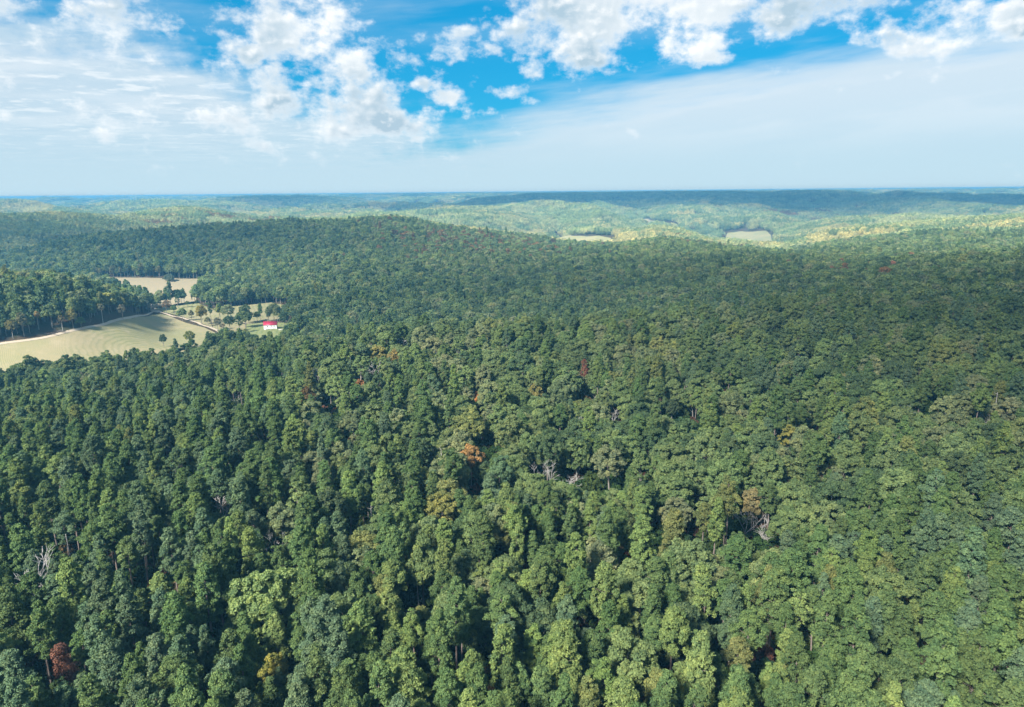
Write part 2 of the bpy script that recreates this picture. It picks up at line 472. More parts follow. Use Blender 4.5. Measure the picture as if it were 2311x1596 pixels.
def field_material(name, ca, cb, cc, ring=None, row_dir=0.0):
    m, h, out = new_mat(name)
    p = geo_pos(h)
    s = h.n.new('ShaderNodeSeparateXYZ'); h.l.new(p, s.inputs[0])
    big = h.noise(p, 0.012, 5, 0.6)
    mid = h.noise(p, 0.09, 5, 0.65)
    fine = h.noise(p, 0.9, 4, 0.7)
    # windrows: mown swaths with wandering edges
    ca_, sa_ = math.cos(row_dir), math.sin(row_dir)
    across = h.m('ADD', h.m('MULTIPLY', s.outputs[0], ca_), h.m('MULTIPLY', s.outputs[1], sa_))
    if ring is not None:
        dx = h.m('SUBTRACT', s.outputs[0], ring[0]); dy = h.m('SUBTRACT', s.outputs[1], ring[1])
        rad = h.m('SQRT', h.m('ADD', h.m('MULTIPLY', dx, dx), h.m('MULTIPLY', dy, dy)))
        across = h.mix(h.smooth(rad, 60, 130), rad, across)
    wob = h.m('ADD', across, h.m('MULTIPLY', mid, 9.0))
    row = h.m('SINE', h.m('MULTIPLY', wob, 2 * math.pi / 5.2))
    row = h.m('MULTIPLY', h.smooth(row, -0.2, 0.9), h.smooth(big, 0.35, 0.6, 0.25, 0.8))
    col = h.mix(h.smooth(big, 0.36, 0.62), ca + (1,), cb + (1,))
    col = h.mix(h.m('MULTIPLY', h.smooth(mid, 0.5, 0.72), 0.6), col, cc + (1,))
    col = h.mix(h.m('MULTIPLY', row, 0.75), col, h.mix(1.0, col, (0.62, 0.72, 0.60, 1), 'MULTIPLY'))
    col = h.mix(h.smooth(fine, 0.3, 0.75, 0.0, 0.5), col, h.mix(1.0, col, (0.72, 0.74, 0.70, 1), 'MULTIPLY'))
    principled(h, out, col, 0.95, 0.05, bump(h, fine, 0.25))


m, h, out = new_mat('gravel')
p = geo_pos(h)
n = h.noise(p, 0.5, 5, 0.7)
principled(h, out, h.mix(n, (0.36, 0.29, 0.21, 1), (0.48, 0.41, 0.32, 1)), 0.95, 0.05)


def plain(name, c, rough=0.7, var=0.15, scale=0.8, spec=0.2, metallic=0.0):
    m, h, out = new_mat(name)
    n = h.noise(geo_pos(h), scale, 5, 0.6)
    col = h.mix(n, tuple(x * (1 - var) for x in c) + (1,), tuple(min(x * (1 + var), 1) for x in c) + (1,))
    principled(h, out, col, rough, spec, None, metallic)


plain('white_paint', (0.78, 0.78, 0.76), 0.6, 0.06)
plain('red_metal_roof', (0.36, 0.022, 0.06), 0.45, 0.15, 0.6, 0.4)
plain('brick_red', (0.34, 0.10, 0.06), 0.8)
plain('window_dark', (0.03, 0.035, 0.045), 0.15, 0.2, 1, 0.5)
plain('grey_roof', (0.30, 0.29, 0.28), 0.7)
plain('pole_wood', (0.45, 0.42, 0.38), 0.8)
plain('blue_tarp', (0.02, 0.22, 0.50), 0.5)
plain('red_earth', (0.36, 0.15, 0.08), 0.95)
plain('brush', (0.14, 0.12, 0.11), 0.95, 0.4)
plain('concrete', (0.5, 0.49, 0.47), 0.9)

# ------------------------------------------------------------------ mesh and object helpers


def mesh_from(name, verts, faces, mats, mat_index=None, leaf=None, smooth=False):
    me = bpy.data.meshes.new(name)
    verts = np.asarray(verts, np.float32)
    if isinstance(faces, np.ndarray):
        nf, k = faces.shape
        me.vertices.add(len(verts)); me.vertices.foreach_set('co', verts.ravel())
        me.loops.add(nf * k); me.loops.foreach_set('vertex_index', faces.astype(np.int32).ravel())
        me.polygons.add(nf); me.polygons.foreach_set('loop_start', np.arange(0, nf * k, k, dtype=np.int32))
        me.update(calc_edges=True)
    else:
        me.from_pydata(verts.tolist(), [], faces)
    for m_ in mats:
        me.materials.append(MATS[m_])
    if mat_index is not None:
        me.polygons.foreach_set('material_index', np.asarray(mat_index, np.int32))
    if leaf is not None:
        at = me.attributes.new('leaf', 'FLOAT', 'FACE')
        at.data.foreach_set('value', np.asarray(leaf, np.float32))
    if smooth:
        me.polygons.foreach_set('use_smooth', np.ones(len(me.polygons), bool))
    me.update()
    return me


def obj(name, me, parent=None, **props):
    o = bpy.data.objects.new(name, me)
    COL.objects.link(o)
    if parent is not None:
        o.parent = parent
    for k, v in props.items():
        o[k] = v
    return o


def empty(name, loc, rz=0.0, **props):
    o = bpy.data.objects.new(name, None)
    o.empty_display_size = 1.0
    o.location = loc
    o.rotation_euler = (0, 0, rz)
    COL.objects.link(o)
    for k, v in props.items():
        o[k] = v
    return o


def in_poly(x, y, poly):
    x = np.asarray(x, float); y = np.asarray(y, float)
    c = np.zeros(x.shape, bool)
    n = len(poly)
    for i in range(n):
        x0, y0 = poly[i][0], poly[i][1]; x1, y1 = poly[i - 1][0], poly[i - 1][1]
        cond = ((y0 > y) != (y1 > y))
        with np.errstate(divide='ignore', invalid='ignore'):
            xc = (x1 - x0) * (y - y0) / (y1 - y0) + x0
        c ^= cond & (x < xc)
    return c


def line_dist(x, y, pl):
    x = np.asarray(x, float); y = np.asarray(y, float)
    best = np.full(x.shape, 1e9)
    for a_, b_ in zip(pl[:-1], pl[1:]):
        dx, dy = b_[0] - a_[0], b_[1] - a_[1]
        t = np.clip(((x - a_[0]) * dx + (y - a_[1]) * dy) / (dx * dx + dy * dy + 1e-9), 0, 1)
        best = np.minimum(best, np.hypot(x - a_[0] - t * dx, y - a_[1] - t * dy))
    return best


# ------------------------------------------------------------------ ground
rads = np.concatenate([[0.0], np.exp(np.linspace(math.log(20), math.log(13300), 320))])
azs = np.radians(np.concatenate([np.arange(-180, -48, 6.0), np.arange(-48, 48, 0.22), np.arange(48, 180, 6.0)]))
RR, AA = np.meshgrid(rads[1:], azs, indexing='ij')
gx, gy = RR * np.sin(AA), RR * np.cos(AA)
gz = height(gx, gy)
nv_, na = len(rads) - 1, len(azs)
V = np.concatenate([[[0, 0, float(height(0.0, 0.01))]], np.stack([gx, gy, gz], -1).reshape(-1, 3)])
ii, jj = np.meshgrid(np.arange(nv_ - 1), np.arange(na), indexing='ij')
j2 = (jj + 1) % na
F = np.stack([1 + ii * na + jj, 1 + ii * na + j2, 1 + (ii + 1) * na + j2, 1 + (ii + 1) * na + jj], -1).reshape(-1, 4)[:, ::-1]
me = mesh_from('ground', V, np.ascontiguousarray(F), ['forest_floor'], smooth=True)
obj('ground', me, kind='structure')

# ------------------------------------------------------------------ fields and roads
FIELDS = {}


def draped(name, poly, mat, step, lift, **props):
    xs = [p_[0] for p_ in poly]; ys = [p_[1] for p_ in poly]
    edge_pts = []
    for i in range(len(poly)):
        a_, b_ = poly[i - 1], poly[i]
        n = max(1, int(math.hypot(b_[0] - a_[0], b_[1] - a_[1]) / step))
        for k in range(n):
            t = k / n
            edge_pts.append((a_[0] + (b_[0] - a_[0]) * t, a_[1] + (b_[1] - a_[1]) * t))
    gxx, gyy = np.meshgrid(np.arange(min(xs), max(xs), step), np.arange(min(ys), max(ys), step))
    gxx, gyy = gxx.ravel(), gyy.ravel()
    ok = in_poly(gxx, gyy, poly) & (line_dist(gxx, gyy, list(poly) + [poly[0]]) > step * 0.5)
    pts_ = [Vector(p_) for p_ in edge_pts] + [Vector((a_, b_)) for a_, b_ in zip(gxx[ok], gyy[ok])]
    ne = len(edge_pts)
    res = geometry.delaunay_2d_cdt(pts_, [], [list(range(ne))], 1, 1e-4)
    v2 = np.array([(q.x, q.y) for q in res[0]])
    z = height(v2[:, 0], v2[:, 1]) + lift
    me = mesh_from(name, np.column_stack([v2, z]), [tuple(f) for f in res[2]], [mat], smooth=True)
    return obj(name, me, kind='structure', **props)


def px_poly(pts_):
    return [tuple(hit(u, v)[:2]) for u, v in pts_]


hay = px_poly([(-420, 850), (-60, 792), (0, 779), (112, 759), (200, 741), (250, 729), (300, 719), (344, 711), (360, 708), (380, 713), (420, 729), (462, 740), (496, 756), (508, 780), (480, 812), (430, 832), (370, 848), (300, 858), (250, 858), (165, 860), (80, 878), (0, 896), (-60, 906), (-420, 960)])
brown = px_poly([(200, 629), (233, 627), (330, 627), (400, 629), (490, 628), (500, 636), (470, 646), (452, 662), (440, 680), (400, 687), (363, 690), (345, 697), (330, 692), (300, 672), (250, 655), (200, 640)])
pasture = px_poly([(468, 697), (545, 690), (612, 683), (660, 690), (668, 702), (640, 726), (600, 726), (560, 732), (530, 724), (500, 722), (472, 722)])
lawn = px_poly([(556, 733), (600, 728), (640, 729), (665, 735), (670, 760), (655, 790), (630, 812), (590, 815), (556, 808)])
gap = px_poly([(1262, 536), (1290, 533), (1325, 534.5), (1352, 532.5), (1378, 538), (1388, 545), (1380, 556), (1300, 560), (1258, 552)])
meadow = px_poly([(1642, 526), (1672, 522.5), (1700, 523.5), (1730, 521), (1740, 531), (1745, 550), (1690, 556), (1630, 550)])
scar = px_poly([(1432, 489), (1462, 494), (1500, 505), (1512, 510), (1480, 506), (1452, 499)])
hc = hit(330, 790)
field_material('hay_field', (0.31, 0.262, 0.155), (0.275, 0.255, 0.135), (0.37, 0.31, 0.20), (hc.x, hc.y), 1.1)
field_material('brown_field', (0.28, 0.23, 0.15), (0.30, 0.25, 0.17), (0.25, 0.22, 0.125), None, 1.4)
field_material('pasture_grass', (0.27, 0.235, 0.135), (0.22, 0.215, 0.105), (0.34, 0.29, 0.20), None, 0.4)
field_material('lawn_grass', (0.23, 0.245, 0.11), (0.20, 0.225, 0.10), (0.30, 0.28, 0.14), None, 0.2)
field_material('far_hay', (0.27, 0.24, 0.13), (0.23, 0.225, 0.115), (0.32, 0.28, 0.16), None, 0.9)
draped('hay_field', hay, 'hay_field', 9.0, 0.30)
draped('brown_field', brown, 'brown_field', 12.0, 0.30)
draped('pasture', pasture, 'pasture_grass', 8.0, 0.30)
draped('lawn', lawn, 'lawn_grass', 6.0, 0.45)
draped('valley_meadow', gap, 'far_hay', 25.0, 1.2)
draped('valley_meadow', meadow, 'far_hay', 25.0, 1.2)
draped('hillside_clearing', scar, 'brown_field', 25.0, 1.2)
verge = px_poly([(347, 697), (400, 690), (445, 684), (470, 694), (474, 724), (480, 740), (446, 727), (408, 714), (372, 705)])
corner = px_poly([(476, 723), (530, 724.5), (554, 733), (555, 795), (520, 792), (506, 776), (498, 756), (482, 742)])
draped('verge', verge, 'pasture_grass', 8.0, 0.36)
draped('verge', corner, 'pasture_grass', 8.0, 0.36)
CLEAR = [verge, corner, hay, brown, pasture, lawn, gap, meadow, scar]


def smooth_line(pts_, n=8):
    out_ = []
    P = [pts_[0]] + list(pts_) + [pts_[-1]]
    for i in range(1, len(P) - 2):
        p0, p1, p2, p3 = (np.array(P[i + k]) for k in (-1, 0, 1, 2))
        for t in np.linspace(0, 1, n, endpoint=False):
            out_.append(tuple(0.5 * ((2 * p1) + (-p0 + p2) * t + (2 * p0 - 5 * p1 + 4 * p2 - p3) * t * t + (-p0 + 3 * p1 - 3 * p2 + p3) * t ** 3)))
    out_.append(tuple(pts_[-1]))
    return out_


def ribbon(name, line, width, mat, lift):
    vs_, fs = [], []
    for i, p_ in enumerate(line):
        a_ = np.array(line[max(i - 1, 0)]); b_ = np.array(line[min(i + 1, len(line) - 1)])
        d = (b_ - a_) / (np.linalg.norm(b_ - a_) + 1e-9)
        w = (width[i] if hasattr(width, '__len__') else width) * (0.9 + 0.2 * rng.random())
        for s in (-0.5, 0.0, 0.5):
            x, y = p_[0] - d[1] * w * s, p_[1] + d[0] * w * s
            vs_.append((x, y, float(height(x, y)) + lift))
        if i:
            k = 3 * i
            fs += [(k - 3, k - 2, k + 1, k), (k - 2, k - 1, k + 2, k + 1)]
    return obj(name, mesh_from(name, vs_, fs, [mat]), kind='structure')


road_line = smooth_line(px_poly([(-420, 846), (-60, 789), (0, 777), (26, 773), (74, 767), (112, 760), (150, 750), (200, 739), (250, 727), (300, 716), (340, 707), (352, 704), (372, 708), (392, 715), (408, 717), (426, 723), (446, 729), (456, 734), (480, 742), (500, 752), (520, 764), (560, 772), (610, 768), (650, 757), (690, 748), (720, 742), (745, 733)]))
ribbon('dirt_road', road_line, 3.2, 'gravel', 0.55)
drive = smooth_line(px_poly([(352, 704), (346, 702), (345, 697)]))
ribbon('dirt_track', drive, 7.0, 'gravel', 0.62)
draped('gravel_patch', px_poly([(343, 701), (352, 699.5), (362, 702), (366, 706), (352, 706), (344, 705)]), 'gravel', 5.0, 0.7)
draped('earth_bank', px_poly([(680, 722), (694, 723), (696, 731), (684, 732)]), 'red_earth', 5.0, 0.5)
ROADS = [(road_line, 5.5)]


def is_clear(x, y, pad=0.0):
    c = np.zeros(np.shape(x), bool)
    for poly in CLEAR:
        c |= in_poly(x, y, poly)
    for pl, w in ROADS:
        c |= line_dist(x, y, pl) < w + pad
    return c


# ------------------------------------------------------------------ tree meshes
def leaf_quads(cen, nor, size, rg):
    n = len(cen)
    nor = nor / (np.linalg.norm(nor, axis=1, keepdims=True) + 1e-9)
    t = rg.normal(size=(n, 3))
    t -= nor * (t * nor).sum(1, keepdims=True)
    t /= np.linalg.norm(t, axis=1, keepdims=True) + 1e-9
    b_ = np.cross(nor, t)
    s = (size * rg.uniform(0.7, 1.3, n))[:, None]
    v = np.stack([cen + t * s, cen + b_ * s * 0.66, cen - t * s, cen - b_ * s * 0.66], 1)
    v[:, 0] -= nor * s * 0.25
    v[:, 2] -= nor * s * 0.25
    return v.reshape(-1, 3), np.arange(4 * n).reshape(n, 4)


def sph(n, rg):
    v = rg.normal(size=(n, 3))
    return v / np.linalg.norm(v, axis=1, keepdims=True)


def tube(path, radii, sides=6):
    path = np.asarray(path, float)
    vs_, fs = [], []
    for i, p_ in enumerate(path):
        d = path[min(i + 1, len(path) - 1)] - path[max(i - 1, 0)]
        d /= np.linalg.norm(d) + 1e-9
        a_ = np.cross(d, [0.3, 0.9, 0.1] if abs(d[2]) > 0.8 else [0, 0, 1]); a_ /= np.linalg.norm(a_) + 1e-9
        b_ = np.cross(d, a_)
        for k in range(sides):
            q = 2 * math.pi * k / sides
            vs_.append(p_ + radii[i] * (a_ * math.cos(q) + b_ * math.sin(q)))
        if i:
            o_ = (i - 1) * sides
            for k in range(sides):
                k2 = (k + 1) % sides
                fs.append((o_ + k, o_ + k2, o_ + sides + k2, o_ + sides + k))
    return np.array(vs_), np.array(fs)


def join(parts):
    vs_, fs, n = [], [], 0
    for v, f in parts:
        vs_.append(v); fs.append(f + n); n += len(v)
    return np.concatenate(vs_), np.concatenate(fs)


def lobes_to_leaves(C, Rl, axis_c, rg, per_area, size, upw, squash=1.0, sub=True):
    """leaves on the outer side of clumps; every clump is broken into smaller tufts"""
    cen, nor, var = [], [], []
    for c, r in zip(C, Rl):
        outd = c - axis_c(c); outd /= np.linalg.norm(outd) + 1e-9
        cv_ = rg.normal(0, 0.13)
        if sub:
            k = 9
            sd = sph(k * 2, rg)
            sd = sd[np.argsort(-(sd @ outd + 0.8 * sd[:, 2] + rg.normal(0, .25, k * 2)))][:k]
            SC = c + sd * r * 0.62
            SR = r * rg.uniform(0.38, 0.56, k)
        else:
            SC, SR = c[None], np.array([r])
        for q, rr in zip(SC, SR):
            n = max(4, int(per_area * 4 * math.pi * rr * rr))
            d = sph(n * 2, rg)
            key = d @ outd * 0.5 + d[:, 2] * upw + rg.normal(0, 0.35, n * 2)
            d = d[np.argsort(-key)][:n]
            p_ = q + d * rr * np.where(rg.random((n, 1)) < 0.3, rg.uniform(0.5, 1.4, (n, 1)), rg.uniform(0.72, 1.1, (n, 1))) * [1, 1, squash]
            cen.append(p_)
            nn = d + rg.normal(0, 0.62, (n, 3)); nn[:, 2] += 0.25
            nor.append(nn)
            var.append(np.clip(0.5 + cv_ + rg.normal(0, 0.16, n) + 0.10 * rg.normal(), 0, 1))
    cen, nor, var = np.concatenate(cen), np.concatenate(nor), np.concatenate(var)
    v, f = leaf_quads(cen, nor, size, rg)
    return v, f, var


def make_oak(seed, H=20.0, R=4.2, base=0.38, nl=34, per=9.5, size=0.25, sub=True, limbs=True, lobe=0.33):
    rg = np.random.default_rng(seed)
    cb, ct = H * base, H
    zc = cb + (ct - cb) * 0.42
    C, Rl = [], []
    tries = 0
    ax, ay = rg.uniform(0.85, 1.15), rg.uniform(0.85, 1.15)
    ph = rg.uniform(0, 6.28, 3)
    while len(C) < nl and tries < 4000:
        tries += 1
        d = sph(1, rg)[0]
        if d[2] < -0.55 or (d[2] < 0 and rg.random() < 0.4):
            continue
        a_ = math.atan2(d[1], d[0])
        wob = 1 + 0.20 * math.sin(2 * a_ + ph[0]) + 0.14 * math.sin(3 * a_ + ph[1]) + 0.10 * math.sin(5 * d[2] + ph[2])
        rr = R * lobe * rg.uniform(0.6, 1.5)
        k = rg.uniform(0.62, 0.88)
        hz = (ct - zc) if d[2] > 0 else (zc - cb)
        c = np.array([d[0] * R * ax * wob * k, d[1] * R * ay * wob * k, zc + d[2] * hz * k])
        if all(np.linalg.norm(c - q) > 0.62 * (rr + s) for q, s in zip(C, Rl)):
            C.append(c); Rl.append(rr)
    C, Rl = np.array(C), np.array(Rl)
    v, f, var = lobes_to_leaves(C, Rl, lambda c: np.array([0, 0, zc - 1.0]), rg, per, size, 0.9, 0.9, sub)
    lean = rg.normal(0, 0.25, 2)
    zt = np.array([0, 0.35, 0.7, 1.0]) * (zc + 0.25 * (ct - zc))
    path = np.stack([lean[0] * (zt / H) ** 2 * 2, lean[1] * (zt / H) ** 2 * 2, zt], 1)
    parts = [tube(path, np.array([0.34, 0.27, 0.20, 0.09]) * H / 20, 7)]
    if limbs:
        for q in rg.choice(len(C), min(9, len(C)), replace=False):
            z0 = rg.uniform(cb * 0.85, zc)
            s0 = np.array([path[1][0], path[1][1], z0])
            mid = s0 * 0.5 + C[q] * 0.5 + [0, 0, -0.4]
            parts.append(tube([s0, mid, C[q]], [0.11, 0.07, 0.03], 5))
    return (v, f, var), join(parts)


def make_pine(seed, H=25.0, R=2.7, base=0.5, per=12.5, size=0.18, sub=True, limbs=True, flat=0.8):
    rg = np.random.default_rng(seed)
    taper = rg.uniform(0.28, 0.52)
    cb = H * base
    C, Rl, att = [], [], []
    z = cb
    ph = rg.uniform(0, 6.28)
    while z < H - 0.5:
        t = (z - cb) / (H - cb)
        prof = R * min(1.0, t / 0.2 + 0.4) * max(0.06, 1 - t) ** taper * 1.2 * (1.0 + 0.16 * math.sin(z * 1.3 + seed * 2.1))
        nb = 6 if t < 0.8 else 5
        for k in range(nb):
            if rg.random() < 0.08:
                continue
            a_ = ph + 6.283 * k / nb + rg.normal(0, 0.3)
            L = prof * rg.uniform(0.5, 1.02)
            rr = rg.uniform(0.66, 1.02) * (1.05 if t < 0.8 else 0.85) * R / 2.7
            c = np.array([math.cos(a_) * max(L - rr * 0.5, 0.2), math.sin(a_) * max(L - rr * 0.5, 0.2), z + 0.25 * L + rg.normal(0, 0.2)])
            C.append(c); Rl.append(rr); att.append(z - 0.3)
        ph += 2.4
        z += rg.uniform(0.85, 1.2)
    C.append(np.array([0, 0, H - 0.7])); Rl.append(0.8 * R / 2.7); att.append(H - 1.5)
    C, Rl = np.array(C), np.array(Rl)
    v, f, var = lobes_to_leaves(C, Rl, lambda c: np.array([0, 0, c[2] - 1.0]), rg, per, size, 0.8, flat, sub)
    ln = rg.normal(0, 0.18, 2)
    zt = np.array([0, 0.3, 0.6, 0.85, 0.98]) * H
    path = np.stack([ln[0] * np.sin(zt / H * 3), ln[1] * np.sin(zt / H * 2.4), zt], 1)
    parts = [tube(path, [0.27, 0.22, 0.17, 0.09, 0.03], 7)]
    if limbs:
        for q in range(0, len(C) - 1, 2):
            s0 = np.array([0, 0, att[q]])
            parts.append(tube([s0, C[q]], [0.06, 0.02], 4))
        for q in range(5):     # dead stubs on the bare bole
            z0 = rg.uniform(0.3, base) * H
            a_ = rg.uniform(0, 6.28)
            parts.append(tube([[0, 0, z0], [math.cos(a_) * rg.uniform(.5, 1.3), math.sin(a_) * rg.uniform(.5, 1.3), z0 + 0.2]], [0.05, 0.02], 4))
    return (v, f, var), join(parts)


def make_bare(seed, H=17.0, spread=0.55, levels=4, r0=0.19, start=0.4):
    rg = np.random.default_rng(seed)
    parts = []

    def grow(p_, d, L, r, lev):
        n = 3
        path, rad = [p_], [r]
        dd = d.copy()
        for k in range(n):
            dd = dd + rg.normal(0, 0.12, 3); dd /= np.linalg.norm(dd)
            path.append(path[-1] + dd * L / n)
            rad.append(r * (1 - 0.55 * (k + 1) / n))
        parts.append(tube(path, rad, 6 if lev == levels else 4))
        if lev == 0:
            return
        for k in range(3 if lev > 1 else 4):
            i = rg.integers(1, n + 1) if k else n
            nd = dd + rg.normal(0, spread, 3); nd[2] = abs(nd[2]) * 0.7 + 0.25; nd /= np.linalg.norm(nd)
            grow(path[i], nd, L * rg.uniform(0.5, 0.75), max(rad[i] * 0.76, 0.042), lev - 1)
    # two or three stems from a common bole
    bole = H * start
    parts.append(tube([[0, 0, 0], [0.1, 0, bole * 0.5], [0, 0.1, bole]], [r0 * 1.25, r0 * 1.1, r0], 7))
    for k in range(3):
        a_ = rg.uniform(0, 6.28)
        d = np.array([math.cos(a_) * 0.35, math.sin(a_) * 0.35, 1.0]); d /= np.linalg.norm(d)
        grow(np.array([0, 0, bole * rg.uniform(0.85, 1.0)]), d, (H - bole) * 0.45, r0 * 0.72, levels - 1)
    return join(parts)


def make_snag(seed, H=18.0):
    rg = np.random.default_rng(seed)
    zt = np.linspace(0, H, 6)
    path = np.stack([np.cumsum(rg.normal(0, 0.12, 6)), np.cumsum(rg.normal(0, 0.12, 6)), zt], 1)
    parts = [tube(path, np.linspace(0.25, 0.09, 6), 7)]
    for k in range(9):
        z0 = rg.uniform(0.45, 0.97) * H
        a_ = rg.uniform(0, 6.28); L = rg.uniform(0.6, 2.2)
        b0 = np.array([np.interp(z0, zt, path[:, 0]), np.interp(z0, zt, path[:, 1]), z0])
        parts.append(tube([b0, b0 + [math.cos(a_) * L * .6, math.sin(a_) * L * .6, 0.25], b0 + [math.cos(a_) * L, math.sin(a_) * L, 0.7]], [0.06, 0.045, 0.02], 4))
    return join(parts)


TREES = {}          # name -> dict(crown mesh, trunk mesh, joined mesh)


def register(name, crown, trunk, leaf_mat, bark_mat):
    d = {}
    if crown is not None:
        v, f, var = crown
        d['crown'] = mesh_from(name + '_crown', v, f, [leaf_mat], leaf=var)
    tv, tf = trunk
    d['trunk'] = mesh_from(name + '_trunk', tv, tf, [bark_mat], smooth=True)
    if crown is not None:
        n = len(v)
        d['whole'] = mesh_from(name + '_whole', np.concatenate([v, tv]), np.concatenate([f, tf + n]), [leaf_mat, bark_mat],
                               np.concatenate([np.zeros(len(f)), np.ones(len(tf))]), np.concatenate([var, np.full(len(tf), .5)]))
    else:
        d['whole'] = d['trunk']
    TREES[name] = d


NP, NO = 9, 10
LOOK = {}
for k in range(NP):
    rg = np.random.default_rng(100 + k)
    bs_ = (0.42, 0.5, 0.6, 0.46, 0.55, 0.38, 0.5, 0.64, 0.45)[k]
    hh_, rr_ = rg.uniform(22.5, 26.5), rg.uniform(2.5, 3.5)
    LOOK[f'pine{k}'] = ('broad ' if rr_ > 3.0 else 'slim ') + ('short crown on long bare trunk' if bs_ > 0.54 else 'half length crown' if bs_ > 0.47 else 'long deep crown')
    c, t = make_pine(200 + k, H=hh_, R=rr_, base=bs_)
    register(f'pine{k}', c, t, 'pine_needles', 'pine_bark')
for k in range(NO):
    rg = np.random.default_rng(140 + k)
    hh_, rr_, bs_ = rg.uniform(19, 23.5), rg.uniform(3.6, 5.8), rg.uniform(0.28, 0.42)
    LOOK[f'oak{k}'] = ('wide ' if rr_ > 5.1 else 'medium ' if rr_ > 4.3 else 'narrow ') + ('low hanging crown' if bs_ < 0.35 else 'raised crown')
    c, t = make_oak(300 + k, H=hh_, R=rr_, base=bs_, nl=int(rg.uniform(44, 60)), lobe=rg.uniform(0.23, 0.30))
    register(f'oak{k}', c, t, 'broad_leaves', 'oak_bark')
c, t = make_oak(391, H=21, R=8.6, base=0.20, nl=110, per=8.5, size=0.28, lobe=0.18)
register('bigoak', c, t, 'broad_leaves', 'oak_bark')
c, t = make_oak(392, H=13, R=9.0, base=0.10, nl=70, per=2.6, size=0.55, lobe=0.24)
register('spreading', c, t, 'broad_leaves', 'oak_bark')
c, t = make_oak(393, H=19, R=3.4, base=0.55, nl=16, per=6.0, size=0.28)
register('thin', c, t, 'broad_leaves', 'bleached_wood')
c, t = make_pine(394, H=20, R=3.1, base=0.45, per=4.0, size=0.17)
register('deadpine', c, t, 'pine_needles', 'rust_bark')
c, t = make_oak(395, H=4.0, R=2.1, base=0.05, nl=14, per=8.0, size=0.24, limbs=False, lobe=0.4)
register('shrub', c, t, 'broad_leaves', 'oak_bark')
for k in range(4):
    register(f'bare{k}', None, make_bare(500 + k, H=(17, 15, 18, 14)[k], spread=(.5, .6, .42, .7)[k]), None, 'bleached_wood')
for k in range(2):
    register(f'snag{k}', None, make_snag(540 + k, H=(19, 16)[k]), None, 'bleached_wood')
NPm, NOm = 6, 7
for k in range(NPm):
    rg = np.random.default_rng(600 + k)
    c, t = make_pine(620 + k, H=rg.uniform(22, 26), R=rg.uniform(2.6, 3.3), base=rg.uniform(0.40, 0.56), per=3.0, size=0.52, sub=False, limbs=False)
    register(f'midpine{k}', c, t, 'pine_needles', 'pine_bark')
for k in range(NOm):
    rg = np.random.default_rng(640 + k)
    c, t = make_oak(660 + k, H=rg.uniform(18.5, 22.5), R=rg.uniform(4.7, 6.3), base=rg.uniform(0.28, 0.4), nl=30, per=1.35, size=0.72, sub=False, limbs=False, lobe=0.36)
    register(f'midoak{k}', c, t, 'broad_leaves', 'oak_bark')


def make_patch(seed, side, n, crown_r, leaf):
    """a stand of far trees, canopy only"""
    rg = np.random.default_rng(seed)
    P, tries = [], 0
    while len(P) < n and tries < 6000:
        tries += 1
        q = rg.uniform(-side / 2, side / 2, 2)
        if all(np.hypot(*(q - p_)) > crown_r * 1.15 for p_ in P):
            P.append(q)
    V_, F_, L_ = [], [], []
    nn = 0
    for q in P:
        H = rg.uniform(15.0, 24.0)
        r = crown_r * rg.uniform(0.75, 1.3)
        tv = rg.uniform(0.1, 0.9)
        k = 84
        d = sph(k * 2, rg)
        d = d[np.argsort(-(d[:, 2] + rg.normal(0, 0.45, k * 2)))][:k]
        wob = 1 + 0.24 * np.sin(d[:, 0] * 5 + rg.uniform(0, 6)) * np.sin(d[:, 1] * 5 + rg.uniform(0, 6))
        cen = np.stack([q[0] + d[:, 0] * r * wob, q[1] + d[:, 1] * r * wob, H - 8.0 + d[:, 2] * 8.0 * wob], 1)
        v, f = leaf_quads(cen, d + rg.normal(0, 0.4, (k, 3)) + [0, 0, .2], leaf, rg)
        V_.append(v); F_.append(f + nn); nn += len(v)
        L_.append(np.clip(tv + rg.normal(0, 0.1, k), 0, 1))
    return np.concatenate(V_), np.concatenate(F_), np.concatenate(L_)


NF = 6
for k in range(NF):
    v, f, var = make_patch(700 + k, 46.0, 36, 4.4, 1.05)
    TREES[f'patch{k}'] = {'whole': mesh_from(f'patch{k}', v, f, ['broad_leaves'], leaf=var)}

# ------------------------------------------------------------------ tree colours
PINE_T = {'deep green': (0.036, 0.082, 0.026), 'olive green': (0.058, 0.094, 0.027), 'bluish green': (0.038, 0.084, 0.042), 'fresh green': (0.056, 0.112, 0.030)}
OAK_T = {'mid green': (0.058, 0.112, 0.040), 'pale grey green': (0.072, 0.118, 0.054), 'yellowish green': (0.078, 0.126, 0.037), 'dark green': (0.034, 0.074, 0.032)}
PN, ON = list(PINE_T), list(OAK_T)
LIFT = 1.95
WARM = np.array([1.29, 0.95, 0.92])
PT, OT = np.array([PINE_T[k] for k in PN]) * LIFT * WARM, np.array([OAK_T[k] for k in ON]) * LIFT * WARM


def pick_tint(isp, x, y, n, rg):
    a_ = 0.5 + 0.45 * (fbm(x / 60, y / 60, 71, 2) - 0.5) + rg.normal(0, 0.2, n)
    ci = np.digitize(a_, [0.36, 0.68, 0.92])
    perm_p, perm_o = np.array([2, 0, 3, 1]), np.array([3, 0, 1, 2])
    ci = np.where(isp, perm_p[ci], perm_o[ci])
    t = np.where(isp[:, None], PT[ci], OT[ci])
    t = t * rg.uniform(0.86, 1.14, (n, 1)) * rg.uniform(0.95, 1.05, (n, 3))
    t = t * 0.84 + t.mean(1, keepdims=True) * 0.16
    return ci, t


